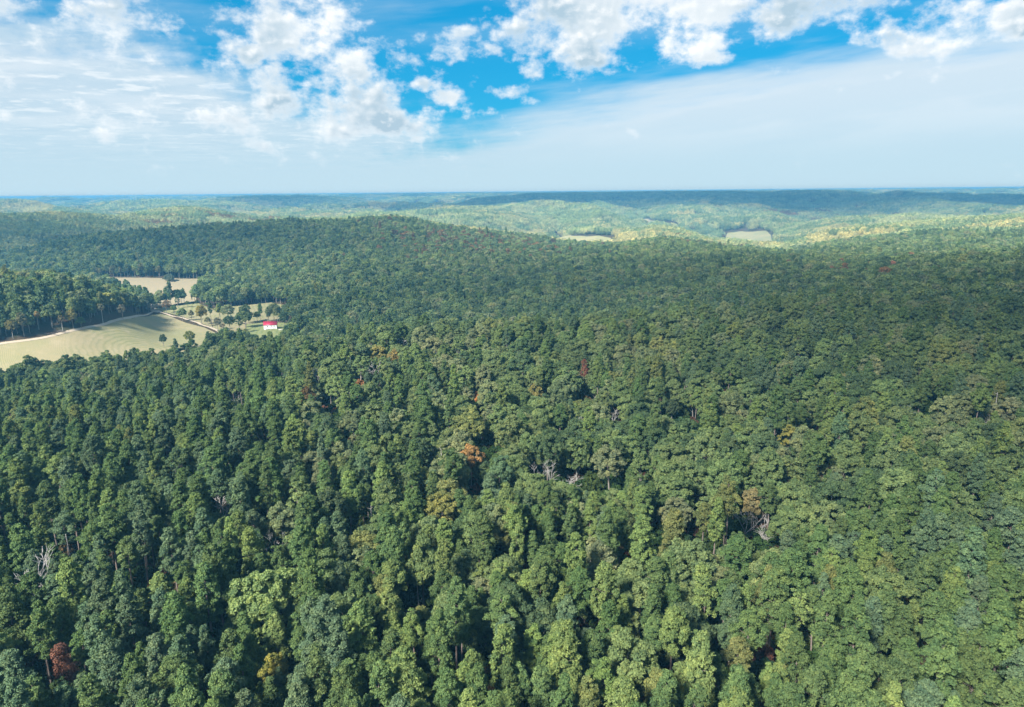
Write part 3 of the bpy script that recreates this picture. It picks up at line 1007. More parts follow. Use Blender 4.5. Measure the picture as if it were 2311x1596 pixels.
AUTUMN = [((1100, 548), 130, (0.165, 0.11, 0.055), .35), ((1620, 560), 90, (0.165, 0.11, 0.055), .25), ((2000, 600), 60, (0.165, 0.105, 0.055), .10),
          ((520, 500), 160, (0.20, 0.135, 0.06), .22), ((1770, 478), 200, (0.20, 0.125, 0.06), .25), ((740, 905), 20, (0.15, 0.10, 0.045), .06)]


def autumn(x, y, tint, rg):
    n = len(x)
    for (uv, rad, c, pr) in AUTUMN:
        q = hit(uv[0], uv[1], 15.0)
        w = np.exp(-((x - q.x) ** 2 + (y - q.y) ** 2) / (2 * rad * rad)) * pr
        k = rg.random(n) < w
        tint[k] = np.array(c) * rg.uniform(0.7, 1.2, (k.sum(), 1))
    return tint


def pine_prob(x, y):
    r = np.hypot(x, y)
    u, v = project(x, y, height(x, y) + 18)
    p_ = 0.86 - 0.56 * np.clip((r - 165) / 90, 0, 1)
    p_ = np.where(u < 650, np.maximum(p_, 0.85 * np.clip((900 - u) / 250, 0, 1)), p_)
    p_ = np.where((r > 520) & (r < 1100), 0.22, p_)
    p_ = np.where((r > 230) & (r < 520) & (u > 950), 0.16, p_)
    p_ = p_ + (fbm(x / 45, y / 45, 91, 3) - 0.5) * 0.8
    p_ = np.where(v < 640, np.minimum(p_, 0.10), p_)
    return p_


# ------------------------------------------------------------------ trees that stand out one by one
NOTED = []
SHORT = {}
blockers = []        # (x, y, radius) kept free of scattered trees


def tree(name, kind, loc, label, category, tint=None, height_m=None, width_k=1.0, rz=None, group=None):
    T = TREES[kind]
    zmax = TREE_TOP[kind]
    s = (height_m / zmax) if height_m else 1.0
    r = empty(name, loc, rng.uniform(0, 6.28) if rz is None else rz, label=label, category=category)
    r.scale = (s * width_k, s * width_k, s)
    if group:
        r['group'] = group
    obj('trunk', T['trunk'], r)
    if 'crown' in T:
        cr = obj('crown', T['crown'], r)
        tw = np.array(tint) * (np.array([1.12, 0.95, 0.95]) if tint[1] > tint[0] else 1.0)     # greens weathered like their neighbours
        tw = 1.5 * (tw * 0.84 + tw.mean() * 0.16)
        cr['tint'] = [float(q) for q in tw]
    return r


TREE_TOP = {}
for k, d in TREES.items():
    co = np.empty(len(d['whole'].vertices) * 3, np.float32)
    d['whole'].vertices.foreach_get('co', co)
    TREE_TOP[k] = float(co.reshape(-1, 3)[:, 2].max())

SPECIAL = [  # u, v of the crown, crown height above ground, kind, height, width, tint, name, label, category, clear radius
    (140, 1500, 15.5, 'deadpine', 21, .9, (0.125, 0.055, 0.036), 'pine_tree', 'dead pine with rust red needles and orange bare trunk', 'pine', 5.0),
    (603, 1345, 17.0, 'bigoak', 25, 0.95, (0.112, 0.190, 0.058), 'oak_tree', 'largest broad oak with bright yellow green lobed crown among pines', 'oak', 11.5),
    (1062, 1030, 16.0, 'thin', 20, .95, (0.20, 0.115, 0.035), 'oak_tree', 'slender tree with bright orange leaves above a pale branching trunk', 'oak', 5.0),
    (1073, 1100, 6.0, 'shrub', 8, .7, (0.22, 0.075, 0.03), 'maple_sapling', 'rust brown sapling below the bright orange tree', 'sapling', 2.5),
    (995, 1150, 14.0, 'oak3', 19, 1.05, (0.125, 0.150, 0.035), 'oak_tree', 'yellow green oak with rounded crown below the bright orange tree', 'oak', 5.0),
    (1207, 885, 14.0, 'oak5', 18, .9, (0.145, 0.155, 0.042), 'oak_tree', 'yellow oak with golden leaves beside a large pale green crown', 'oak', 4.5),
    (1270, 880, 14.0, 'bigoak', 21, .9, (0.086, 0.140, 0.060), 'oak_tree', 'large pale green domed oak beside the yellow oak', 'oak', 7.5),
    (1345, 1092, 4.0, 'shrub', 4.5, .9, (0.30, 0.26, 0.03), 'maple_sapling', 'small bright yellow bush in a dark forest gap', 'sapling', 3.5),
    (1076, 885, 10.0, 'shrub', 11, .55, (0.30, 0.13, 0.025), 'maple_sapling', 'narrow vivid orange sapling squeezed between green crowns', 'sapling', 3.0),
    (1080, 925, 6.0, 'shrub', 7, .6, (0.27, 0.10, 0.06), 'maple_sapling', 'dull red sapling under the narrow vivid orange one', 'sapling', 2.5),
    (812, 858, 12.0, 'shrub', 13, .6, (0.23, 0.105, 0.035), 'maple_tree', 'orange red maple beside tall bare trunked pines', 'maple', 4.0),
    (758, 925, 5.5, 'shrub', 7, .9, (0.20, 0.085, 0.04), 'maple_sapling', 'rusty orange understory maple below two pines with bare trunks', 'sapling', 3.5),
    (730, 915, 5.5, 'shrub', 6, .9, (0.16, 0.07, 0.04), 'maple_sapling', 'brown red understory maple at the edge of a forest gap', 'sapling', 3.5),
    (806, 900, 17.0, 'pine2', 25, 1.05, (0.050, 0.105, 0.030), 'pine_tree', 'pine with clean bare trunk rising from rusty understory', 'pine', 4.0),
    (890, 795, 15.0, 'oak2', 17, .9, (0.21, 0.16, 0.045), 'oak_tree', 'golden ochre oak near the bleached dead trees', 'oak', 4.5),
    (850, 790, 15.0, 'oak7', 18, .95, (0.16, 0.175, 0.045), 'oak_tree', 'lime yellow oak next to the golden ochre oak', 'oak', 4.5),
    (1318, 840, 13.0, 'deadpine', 21, .8, (0.13, 0.055, 0.035), 'pine_tree', 'dead brown pine standing among green oaks', 'pine', 4.0),
    (1322, 885, 6.0, 'shrub', 7, .9, (0.14, 0.055, 0.04), 'maple_sapling', 'dark reddish brown understory bush under the dead brown pine', 'sapling', 3.5),
    (2014, 592, 16.0, 'oak1', 19, 1.1, (0.24, 0.105, 0.055), 'maple_tree', 'single salmon orange maple amid dark green canopy', 'maple', 7.0),
    (1725, 1465, 9.0, 'shrub', 11, .55, (0.10, 0.045, 0.028), 'maple_sapling', 'dark maroon understory tree beside a round topped pine', 'sapling', 3.0),
    (1662, 1265, 17.5, 'pine4', 25, 1.35, (0.045, 0.100, 0.030), 'pine_tree', 'broad round topped pine with bare trunk and spreading branches', 'pine', 5.0),
    (620, 1490, 13.0, 'oak6', 15, .8, (0.165, 0.165, 0.028), 'oak_tree', 'small olive yellow oak between green pines', 'oak', 4.0),
    (292, 1255, 19.5, 'pine7', 26, 1.0, (0.070, 0.125, 0.040), 'pine_tree', 'lone pale green pine with a long bare grey trunk', 'pine', 4.5),
    (75, 1345, 18.0, 'pine2', 25, 1.0, (0.045, 0.095, 0.030), 'pine_tree', 'pine on a long bare trunk under a grey dead top', 'pine', 4.0),
    (1050, 1290, 12.0, 'oak8', 18, .9, (0.070, 0.125, 0.055), 'oak_tree', 'bluish green oak with a rounded crown among slim pines', 'oak', 4.0),
    (1780, 980, 14.0, 'oak4', 18, 1.0, (0.14, 0.165, 0.035), 'oak_tree', 'yellow green oak below a darker round crown', 'oak', 4.5),
    (1800, 1130, 14.0, 'bigoak', 20, .75, (0.088, 0.150, 0.052), 'oak_tree', 'broad light green oak above the bleached dead trees', 'oak', 7.0),
    (1780, 1060, 14.0, 'oak9', 19, 1.15, (0.092, 0.145, 0.048), 'oak_tree', 'full light green oak uphill of the broad light green oak', 'oak', 5.0),
    (1700, 1120, 14.0, 'oak0', 17, .85, (0.135, 0.140, 0.060), 'oak_tree', 'ochre green thinning oak beside bleached dead trees', 'oak', 4.0),
]
for (u, v, ch, kind, H, wk, tint, name, label, cat, cr) in SPECIAL:
    if name == 'oak_tree' and H < 24:
        ch, H = ch * 1.14, H * 1.14
    q = hit(u, v, ch)
    tree(name, kind, q, label, cat, tint, H, wk)
    blockers.append((q.x, q.y, cr, ch))
    NOTED.append((q.x, q.y, ' '.join(label.split()[:4]) if cat == 'x' else label.split(' with ')[0].split(' among ')[0].split(' below ')[0].split(' beside ')[0].split(' standing ')[0].split(' between ')[0].split(' under ')[0].split(' rising ')[0].split(' above ')[0].split(' uphill ')[0].split(' in a ')[0].split(' at the ')[0].split(' squeezed ')[0].split(' near ')[0].split(' next ')[0].split(' amid ')[0].split(' on a ')[0]))

DEAD = [  # u, v, height of that point, kind, height, label
    (1210, 1062, 14, 'bare0', 17, 'pale bare dead tree with fanned twigs behind a light green oak'),
    (1243, 1055, 14, 'bare2', 18, 'forked bleached dead tree beside another with fanned twigs'),
    (1283, 1082, 11, 'bare3', 13, 'low sprawling bare dead tree beside two taller bleached ones'),
    (1683, 1172, 11, 'bare1', 14, 'bone white dead tree leaning between ochre and light green oaks'),
    (1722, 1185, 11, 'bare2', 14, 'bone white dead tree with upright fork by a light green oak'),
    (1728, 1222, 6, 'bare3', 9, 'fallen looking tangle of white dead branches'),
    (500, 1135, 15, 'bare1', 17, 'grey leafless tree with fine conical twigs above pines'),
    (617, 1212, 15, 'bare0', 17, 'white bare crown sticking out behind an olive tree'),
    (770, 775, 13, 'bare2', 19, 'tall white dead tree with a narrow upright fork'),
    (716, 850, 13, 'bare3', 18, 'white dead tree with two long leaning stems'),
    (532, 908, 12, 'bare1', 16, 'silver dead tree standing in the dense pine stand'),
    (628, 850, 12, 'bare2', 16, 'silver forked dead tree uphill of the dense pine stand'),
    (850, 828, 13, 'bare0', 17, 'white dead tree with spreading limbs right of orange red maple'),
    (655, 800, 12, 'snag0', 17, 'thin white dead trunk near the red roofed house'),
    (755, 795, 12, 'bare3', 15, 'greyish dead tree next to the tall white narrow fork'),
    (910, 770, 13, 'bare1', 16, 'feathery grey bare tree behind the golden ochre oak'),
    (680, 745, 13, 'bare1', 15, 'pale grey bare tree at the edge of the valley'),
    (70, 1272, 23, 'bare2', 26, 'grey dead treetop poking above a pine crown'),
    (157, 1225, 18, 'snag0', 21, 'splintered grey snag with a few stub branches'),
    (993, 1040, 12, 'snag1', 19, 'straight pale dead trunk in front of dark green crowns'),
    (835, 1170, 10, 'snag1', 15, 'crooked pale snag between two oaks'),
    (1385, 930, 11, 'bare3', 14, 'grey bare thicket beside a large domed oak'),
    (2250, 905, 14, 'snag0', 18, 'slim pale snag on the steep dark slope'),
    (1395, 800, 12, 'snag1', 18, 'pale dead spar behind the large domed oak'),
    (590, 985, 12, 'bare0', 15, 'tangled grey dead tree downhill of the dense pine stand'),
    (945, 1350, 9, 'snag0', 14, 'leaning dead trunk with reddish twigs among slim pines'),
]
for (u, v, ch, kind, H, label) in DEAD:
    q = hit(u, v, ch)
    tree('dead_tree', kind, q, label, 'dead tree', None, H, 1.0)
    blockers.append((q.x, q.y, 4.4 if kind.startswith('bare') else 2.6, ch))

# trees of the valley: along the road, round the fields, by the house
VALLEY = [  # u, v of the base, height m, width factor, tint, kind, name, label, category
    (376, 707, 17, 1.25, (0.15, 0.105, 0.060), 'oak1', 'oak_tree', 'russet brown oak at the bend of the dirt road', 'oak'),
    (402, 696, 17, 1.25, (0.045, 0.095, 0.036), 'oak4', 'oak_tree', 'dark green oak behind the russet oak at the road bend', 'oak'),
    (394, 712, 13, 1.25, (0.058, 0.120, 0.036), 'oak2', 'oak_tree', 'fresh green low oak between russet oak and grey willow', 'oak'),
    (416, 719, 12, 1.45, (0.125, 0.155, 0.100), 'oak6', 'willow_tree', 'silvery grey willow along the dirt road', 'willow'),
    (433, 724, 13, 1.3, (0.125, 0.140, 0.065), 'oak8', 'oak_tree', 'olive grey oak beside the yellow tree on the road', 'oak'),
    (456, 734, 23, 1.0, (0.22, 0.18, 0.030), 'oak3', 'sycamore_tree', 'tall golden yellow tree overhanging the dirt road', 'sycamore'),
    (470, 737, 11, 1.2, (0.13, 0.13, 0.05), 'oak7', 'oak_tree', 'olive bush like oak under the golden yellow tree', 'oak'),
    (468, 694, 7, 1.6, (0.055, 0.125, 0.040), 'oak5', 'oak_tree', 'small bright green oak at the pasture corner', 'oak'),
    (434, 684, 10, .6, (0.030, 0.062, 0.036), 'midpine1', 'cedar_tree', 'small dark cedar beside the brown field', 'cedar'),
    (424, 694, 9, 1.5, (0.062, 0.110, 0.045), 'oak0', 'oak_tree', 'low scrubby oak between brown field and road', 'oak'),
    (446, 690, 8, 1.5, (0.062, 0.100, 0.045), 'oak9', 'oak_tree', 'low scrubby oak beside the small dark cedar', 'oak'),
    (492, 747, 15, 1.3, (0.105, 0.125, 0.085), 'oak6', 'willow_tree', 'hazy grey willow near the hay field corner', 'willow'),
    (504, 757, 13, 1.1, (0.18, 0.155, 0.110), 'thin', 'ash_tree', 'thin pale tan tree near the hay field corner', 'ash'),
    (520, 752, 19, 1.25, (0.040, 0.082, 0.036), 'oak2', 'oak_tree', 'dark green oak left of the house lawn', 'oak'),
    (541, 754, 20, 1.15, (0.042, 0.090, 0.036), 'oak4', 'oak_tree', 'taller dark green oak bordering the house lawn', 'oak'),
    (556, 770, 13, 1.2, (0.135, 0.165, 0.040), 'oak1', 'oak_tree', 'yellow green oak below the house lawn', 'oak'),
    (581, 726, 12, 1.5, (0.100, 0.160, 0.036), 'oak3', 'maple_tree', 'bright green round tree behind the house lawn', 'maple'),
    (607, 726, 11, 1.15, (0.045, 0.100, 0.045), 'oak5', 'maple_tree', 'dark bluish green round tree behind the red roof', 'maple'),
    (643, 742, 19, 1.2, (0.040, 0.088, 0.040), 'oak7', 'oak_tree', 'dark green oak against the right gable of the house', 'oak'),
    (657, 748, 14, 1.3, (0.090, 0.135, 0.062), 'oak8', 'oak_tree', 'light green bushy oak below the house gable', 'oak'),
    (668, 738, 17, 1.2, (0.050, 0.100, 0.040), 'oak0', 'oak_tree', 'mid green oak right of the dark oak by the house', 'oak'),
    (381, 635, 13, 1.0, (0.080, 0.125, 0.085), 'spreading', 'oak_tree', 'lone wide spreading oak standing in the brown field', 'oak'),
    (370, 784, 13, 1.2, (0.030, 0.070, 0.032), 'oak9', 'oak_tree', 'dark green oak standing out into the hay field', 'oak'),
    (430, 786, 17, 1.2, (0.120, 0.165, 0.040), 'oak2', 'oak_tree', 'bright yellow green oak at the lower hay field edge', 'oak'),
    (30, 764, 17, 1.2, (0.125, 0.135, 0.045), 'oak7', 'oak_tree', 'olive yellow oak beside the dirt road', 'oak'),
    (55, 760, 22, 1.1, (0.105, 0.125, 0.065), 'oak5', 'oak_tree', 'tall pale olive oak by the dirt road', 'oak'),
    (88, 744, 17, .7, (0.24, 0.165, 0.065), 'thin', 'ash_tree', 'thin tan tree on a white trunk against the dark hill', 'ash'),
    (142, 748, 15, 1.0, (0.11, 0.115, 0.05), 'thin', 'ash_tree', 'half bare grey tree by the brush piles', 'ash'),
    (166, 742, 19, .95, (0.165, 0.17, 0.040), 'oak1', 'oak_tree', 'yellow oak near the brush piles', 'oak'),
    (184, 741, 11, 1.5, (0.070, 0.130, 0.036), 'oak3', 'oak_tree', 'short round green oak at the hay field border', 'oak'),
    (233, 731, 20, .9, (0.100, 0.120, 0.070), 'thin', 'sycamore_tree', 'grey green sycamore with white trunk at the hay field border', 'sycamore'),
    (278, 722, 16, 1.2, (0.115, 0.125, 0.080), 'oak6', 'oak_tree', 'dusty grey green oak near the road bend', 'oak'),
    (313, 714, 10, .8, (0.20, 0.14, 0.045), 'oak8', 'oak_tree', 'small ochre oak near the road bend', 'oak'),
    (335, 706, 16, 1.2, (0.075, 0.105, 0.055), 'oak4', 'oak_tree', 'grey green oak closing the foot of the left hill', 'oak'),
]
for (u, vb, H, wk, tint, kind, name, label, cat) in VALLEY:
    q = hit(u, vb)
    tree(name, kind, q, label, cat, tint, H, wk * (0.88 if kind != 'spreading' else 1.0))
    blockers.append((q.x, q.y, 5.0, 0.0))
LINE_T = [(0.105, 0.130, 0.060), (0.135, 0.135, 0.060), (0.075, 0.120, 0.055)]
for k, u in enumerate((216, 226, 240, 254, 270, 284, 300, 316, 328, 342, 358, 372, 390, 404, 418, 432, 446, 458, 474)):
    q = hit(u, 627.3 - (0.6 if k % 2 else 0))
    q.y += rng.uniform(2, 10)
    q.z = float(height(q.x, q.y))
    tree('streamside_tree', f'oak{k % 10}', q, 'tall pale olive tree in the row behind the brown field', 'tree', LINE_T[k % 3],
         rng.uniform(15, 23), rng.uniform(0.95, 1.15), None, 'trees in a row behind the brown field')
    blockers.append((q.x, q.y, 5.0, 0.0))
for k, (u, v) in enumerate(((500, 640), (515, 636), (530, 640), (548, 636), (565, 642), (585, 645), (460, 690), (480, 686), (500, 684), (522, 682), (545, 680), (568, 679), (590, 677), (612, 674), (635, 675), (655, 682), (470, 672), (496, 668), (520, 664), (548, 662))):
    q = hit(u, v)
    tree('streamside_tree', f'oak{(k * 3) % 10}', q, 'rounded green tree of the wood between brown field and pasture', 'tree',
         ((0.060, 0.105, 0.046), (0.085, 0.115, 0.055), (0.042, 0.085, 0.042), (0.12, 0.12, 0.06))[k % 4], rng.uniform(10, 17), rng.uniform(1.0, 1.2), None, 'trees of the wood between brown field and pasture')
    blockers.append((q.x, q.y, 5.0, 0.0))

# ------------------------------------------------------------------ scattered forest: near trees
BL = np.array([(b_[0], b_[1], b_[2], b_[3]) for b_ in blockers])


def blocked(x, y):
    c = np.zeros(len(x), bool)
    for bx, by, br, bh in BL:
        c |= (x - bx) ** 2 + (y - by) ** 2 < br * br
    return c


def height_cap(x, y):
    """tallest tree that still leaves the picked-out trees in sight"""
    cap = np.full(len(x), 99.0)
    for bx, by, br, bh in BL:
        if bh > 0:
            d = math.hypot(bx, by); ux, uy = bx / d, by / d
            along = (bx - x) * ux + (by - y) * uy
            side = np.abs((bx - x) * uy - (by - y) * ux)
            k = (along > 0) & (along < 170) & (side < br * 0.7 + 2.0)
            cap = np.where(k, np.minimum(cap, bh - 3.5 + along * (ZC - bh) / d), cap)
    return cap


_h = hit(609, 744)
BL = np.concatenate([BL, [[_h.x, _h.y, 11.0, 3.5], [_h.x - 14, _h.y, 6.0, 3.5]]])
NEAR_R = 480.0
N0 = 60000
rr = np.sqrt(rng.uniform(25 ** 2, NEAR_R ** 2, N0))
aa = np.radians(rng.uniform(-54, 54, N0))
N1 = 5000
rr = np.concatenate([rr, np.sqrt(rng.uniform(8 ** 2, 190 ** 2, N1))])
aa = np.concatenate([aa, np.radians(rng.uniform(54, 306, N1))])
x, y = rr * np.sin(aa), rr * np.cos(aa)
keep = ~is_clear(x, y, 2.0) & ~blocked(x, y)
x, y = x[keep], y[keep]
isp = rng.random(len(x)) < pine_prob(x, y)
scl = rng.normal(0.95, 0.14, len(x)).clip(0.55, 1.2)
cap = height_cap(x, y)
scl = np.minimum(scl, cap / np.where(isp, 26.0, 21.0))
keep = scl > 0.42
x, y, isp, scl = x[keep], y[keep], isp[keep], scl[keep]
rad = np.where(isp, 2.6, 3.95) * scl
order = np.argsort(-scl + rng.normal(0, 0.25, len(x)))
grid, sel = {}, []
CS = 6.0
for i in order:
    gi, gj = int(x[i] // CS), int(y[i] // CS)
    ok = True
    for di in (-2, -1, 0, 1, 2):
        for dj in (-2, -1, 0, 1, 2):
            for q in grid.get((gi + di, gj + dj), ()):
                if (x[q] - x[i]) ** 2 + (y[q] - y[i]) ** 2 < (rad[q] + rad[i]) ** 2 * 0.92:
                    ok = False
                    break
            if not ok:
                break
        if not ok:
            break
    if ok:
        grid.setdefault((gi, gj), []).append(i)
        sel.append(i)
sel = np.array(sel)
x, y, isp, scl = x[sel], y[sel], isp[sel], scl[sel]
gap_n = vnoise(x / 17, y / 17, 57)
keep = gap_n > 0.22
x, y, isp, scl = x[keep], y[keep], isp[keep], scl[keep]
z = height(x, y)
n = len(x)
ci, tint = pick_tint(isp, x, y, n, rng)
plain_t = tint.copy()
tint = autumn(x, y, tint, rng)
odd = np.any(tint != plain_t, 1)
var_i = np.where(isp, rng.integers(0, NP, n), rng.integers(0, NO, n))
rot = np.stack([rng.normal(0, 0.03, n), rng.normal(0, 0.03, n), rng.uniform(0, 6.28, n)], 1)
sc3 = np.stack([scl * rng.uniform(0.9, 1.1, n), scl * rng.uniform(0.9, 1.1, n), scl * rng.uniform(0.92, 1.08, n)], 1)
pu, pv_ = project(x, y, z + 17 * scl)
dist = np.hypot(x, y)
inview = (pu > -20) & (pu < 2331) & (pv_ < 1640) & (y > 0)
single = np.zeros(n, bool)
LIMP, LIMO = 292, 255
for flag, lim in ((isp, LIMP), (~isp, LIMO)):
    k = np.nonzero(inview & flag & ~odd)[0]
    k = k[np.argsort(dist[k])][:lim]
    single[k] = True
NOTED_XY = np.array([(q[0], q[1]) for q in NOTED])
for i in np.nonzero(single)[0]:
    kind = f'pine{var_i[i]}' if isp[i] else f'oak{var_i[i]}'
    cn = PN[ci[i]] if isp[i] else ON[ci[i]]
    nm, cat = ('pine_tree', 'pine') if isp[i] else ('oak_tree', 'oak')
    size = 'small ' if scl[i] < 0.8 else ('tall ' if scl[i] > 1.08 else '')
    label = f'{size}{cn} {cat} with {LOOK[kind]}'
    dd = np.hypot(NOTED_XY[:, 0] - x[i], NOTED_XY[:, 1] - y[i])
    j = int(np.argmin(dd))
    if dd[j] < 22:
        near = f' near the {NOTED[j][2]}'
        if len((label + near).split()) > 15:
            label = f'{size}{cn} {cat}'
        label = ' '.join((label + near).split()[:15])
    else:
        label += ' in unbroken forest'
    r = empty(nm, (x[i], y[i], z[i] - 0.2), 0.0, label=label, category=cat, group='pines of the near forest' if isp[i] else 'oaks of the near forest')
    r.rotation_euler = tuple(rot[i]); r.scale = tuple(sc3[i])
    obj('trunk', TREES[kind]['trunk'], r)
    cr = obj('crown', TREES[kind]['crown'], r)
    cr['tint'] = [float(q) for q in tint[i]]
print('near trees', n, 'single', single.sum(), 'pines', (single & isp).sum())


# ------------------------------------------------------------------ the rest of the woods: one mass, instanced by geometry nodes
def scatter_group(kinds):
    ng = bpy.data.node_groups.new('woods', 'GeometryNodeTree')
    ng.interface.new_socket('Geometry', in_out='INPUT', socket_type='NodeSocketGeometry')
    ng.interface.new_socket('Geometry', in_out='OUTPUT', socket_type='NodeSocketGeometry')
    N, L = ng.nodes, ng.links.new
    gi, go = N.new('NodeGroupInput'), N.new('NodeGroupOutput')

    def attr(nm, ty):
        a_ = N.new('GeometryNodeInputNamedAttribute'); a_.data_type = ty; a_.inputs[0].default_value = nm
        return a_.outputs[0]
    idx, rt, sc = attr('idx', 'INT'), attr('rot', 'FLOAT_VECTOR'), attr('scl', 'FLOAT_VECTOR')
    er = N.new('FunctionNodeEulerToRotation'); L(rt, er.inputs[0])
    jn = N.new('GeometryNodeJoinGeometry')
    for k, kn in enumerate(kinds):
        src = bpy.data.objects.new(kn, TREES[kn]['whole'])     # source shape, itself not in the scene
        oi = N.new('GeometryNodeObjectInfo'); oi.inputs['Object'].default_value = src
        cmpn = N.new('FunctionNodeCompare'); cmpn.data_type = 'INT'; cmpn.operation = 'EQUAL'
        ia = [s for s in cmpn.inputs if s.type == 'INT']
        L(idx, ia[0]); ia[1].default_value = k
        ip = N.new('GeometryNodeInstanceOnPoints')
        L(gi.outputs[0], ip.inputs['Points']); L(cmpn.outputs[0], ip.inputs['Selection'])
        L(oi.outputs['Geometry'], ip.inputs['Instance']); L(er.outputs[0], ip.inputs['Rotation']); L(sc, ip.inputs['Scale'])
        L(ip.outputs[0], jn.inputs[0])
    L(jn.outputs[0], go.inputs[0])
    return ng


W_KINDS = ([f'pine{k}' for k in range(NP)] + [f'oak{k}' for k in range(NO)] + ['shrub', 'bare0', 'bare1', 'bare2', 'bare3']
           + [f'midpine{k}' for k in range(NPm)] + [f'midoak{k}' for k in range(NOm)] + [f'patch{k}' for k in range(NF)])
KI = {k: i for i, k in enumerate(W_KINDS)}
WP, WI, WR, WS, WT = [], [], [], [], []


def add(px, py, pz, idx, rt, sc, tn):
    WP.append(np.stack([px, py, pz], 1)); WI.append(idx); WR.append(rt); WS.append(sc); WT.append(tn)


k = ~single
add(x[k], y[k], z[k] - 0.2, np.where(isp[k], KI['pine0'], KI['oak0']) + var_i[k], rot[k], sc3[k], tint[k])

# understory
nu = 14000
r_ = np.sqrt(rng.uniform(100 ** 2, 520 ** 2, nu)); a_ = np.radians(rng.uniform(-48, 48, nu))
ux, uy = r_ * np.sin(a_), r_ * np.cos(a_)
kk = ~is_clear(ux, uy, 1.0)
ux, uy = ux[kk], uy[kk]; nu = len(ux)
ut = np.array([(0.045, 0.085, 0.028), (0.060, 0.090, 0.030), (0.035, 0.070, 0.034), (0.10, 0.075, 0.035), (0.085, 0.045, 0.03)])[rng.choice(5, nu, p=[.4, .25, .2, .09, .06])] * rng.uniform(.8, 1.2, (nu, 1))
us = rng.uniform(0.5, 1.9, nu)
add(ux, uy, height(ux, uy) - 0.2, np.full(nu, KI['shrub']), np.stack([np.zeros(nu), np.zeros(nu), rng.uniform(0, 6.28, nu)], 1),
    np.stack([us, us, us * rng.uniform(0.8, 1.4, nu)], 1), ut)
# a few bare trees farther off
nb_ = 150
r_ = rng.uniform(300, 1100, nb_); a_ = np.radians(rng.uniform(-40, 40, nb_))
bx, by = r_ * np.sin(a_), r_ * np.cos(a_)
kk = ~is_clear(bx, by, 2.0)
bx, by = bx[kk], by[kk]; nb_ = len(bx)
add(bx, by, height(bx, by), KI['bare0'] + rng.integers(0, 4, nb_), np.stack([np.zeros(nb_), np.zeros(nb_), rng.uniform(0, 6.28, nb_)], 1),
    np.repeat(rng.uniform(0.95, 1.2, (nb_, 1)), 3, 1), np.full((nb_, 3), 0.4))


def polar(r0, r1, amax, cell):
    """jittered cells that cover a sector evenly"""
    xs, ys = [], []
    r_ = r0
    while r_ < r1:
        m_ = int(math.radians(2 * amax) * r_ / cell)
        t = (np.arange(m_) + rng.uniform(0, 1, m_)) / m_
        q = np.radians(-amax + 2 * amax * t)
        rj = r_ + rng.uniform(0, cell, m_)
        xs.append(rj * np.sin(q)); ys.append(rj * np.cos(q))
        r_ += cell
    return np.concatenate(xs), np.concatenate(ys)


MID_R = 1750.0
mx_, my_ = polar(NEAR_R, MID_R, 50, 7.0)
kk = ~is_clear(mx_, my_, 2.5) & ~blocked(mx_, my_) & (vnoise(mx_ / 16, my_ / 16, 58) > 0.10)
mx_, my_ = mx_[kk], my_[kk]; nm_ = len(mx_)
mp = rng.random(nm_) < pine_prob(mx_, my_)
_, mt = pick_tint(mp, mx_, my_, nm_, rng)
mt = autumn(mx_, my_, mt, rng)
ms = rng.normal(0.98, 0.14, nm_).clip(0.55, 1.25)
ms = np.minimum(ms, height_cap(mx_, my_) / np.where(mp, 26.0, 22.0))
ms = np.where(ms < 0.3, 0.001, ms)
hi_ = np.hypot(mx_, my_) < 640
mi = np.where(mp, np.where(hi_, KI['pine0'] + rng.integers(0, NP, nm_), KI['midpine0'] + rng.integers(0, NPm, nm_)),
              np.where(hi_, KI['oak0'] + rng.integers(0, NO, nm_), KI['midoak0'] + rng.integers(0, NOm, nm_)))
add(mx_, my_, height(mx_, my_) - 0.3, mi, np.stack([np.zeros(nm_), np.zeros(nm_), rng.uniform(0, 6.28, nm_)], 1),
    np.stack([ms * rng.uniform(.9, 1.1, nm_), ms * rng.uniform(.9, 1.1, nm_), ms * rng.uniform(.9, 1.1, nm_)], 1), mt)

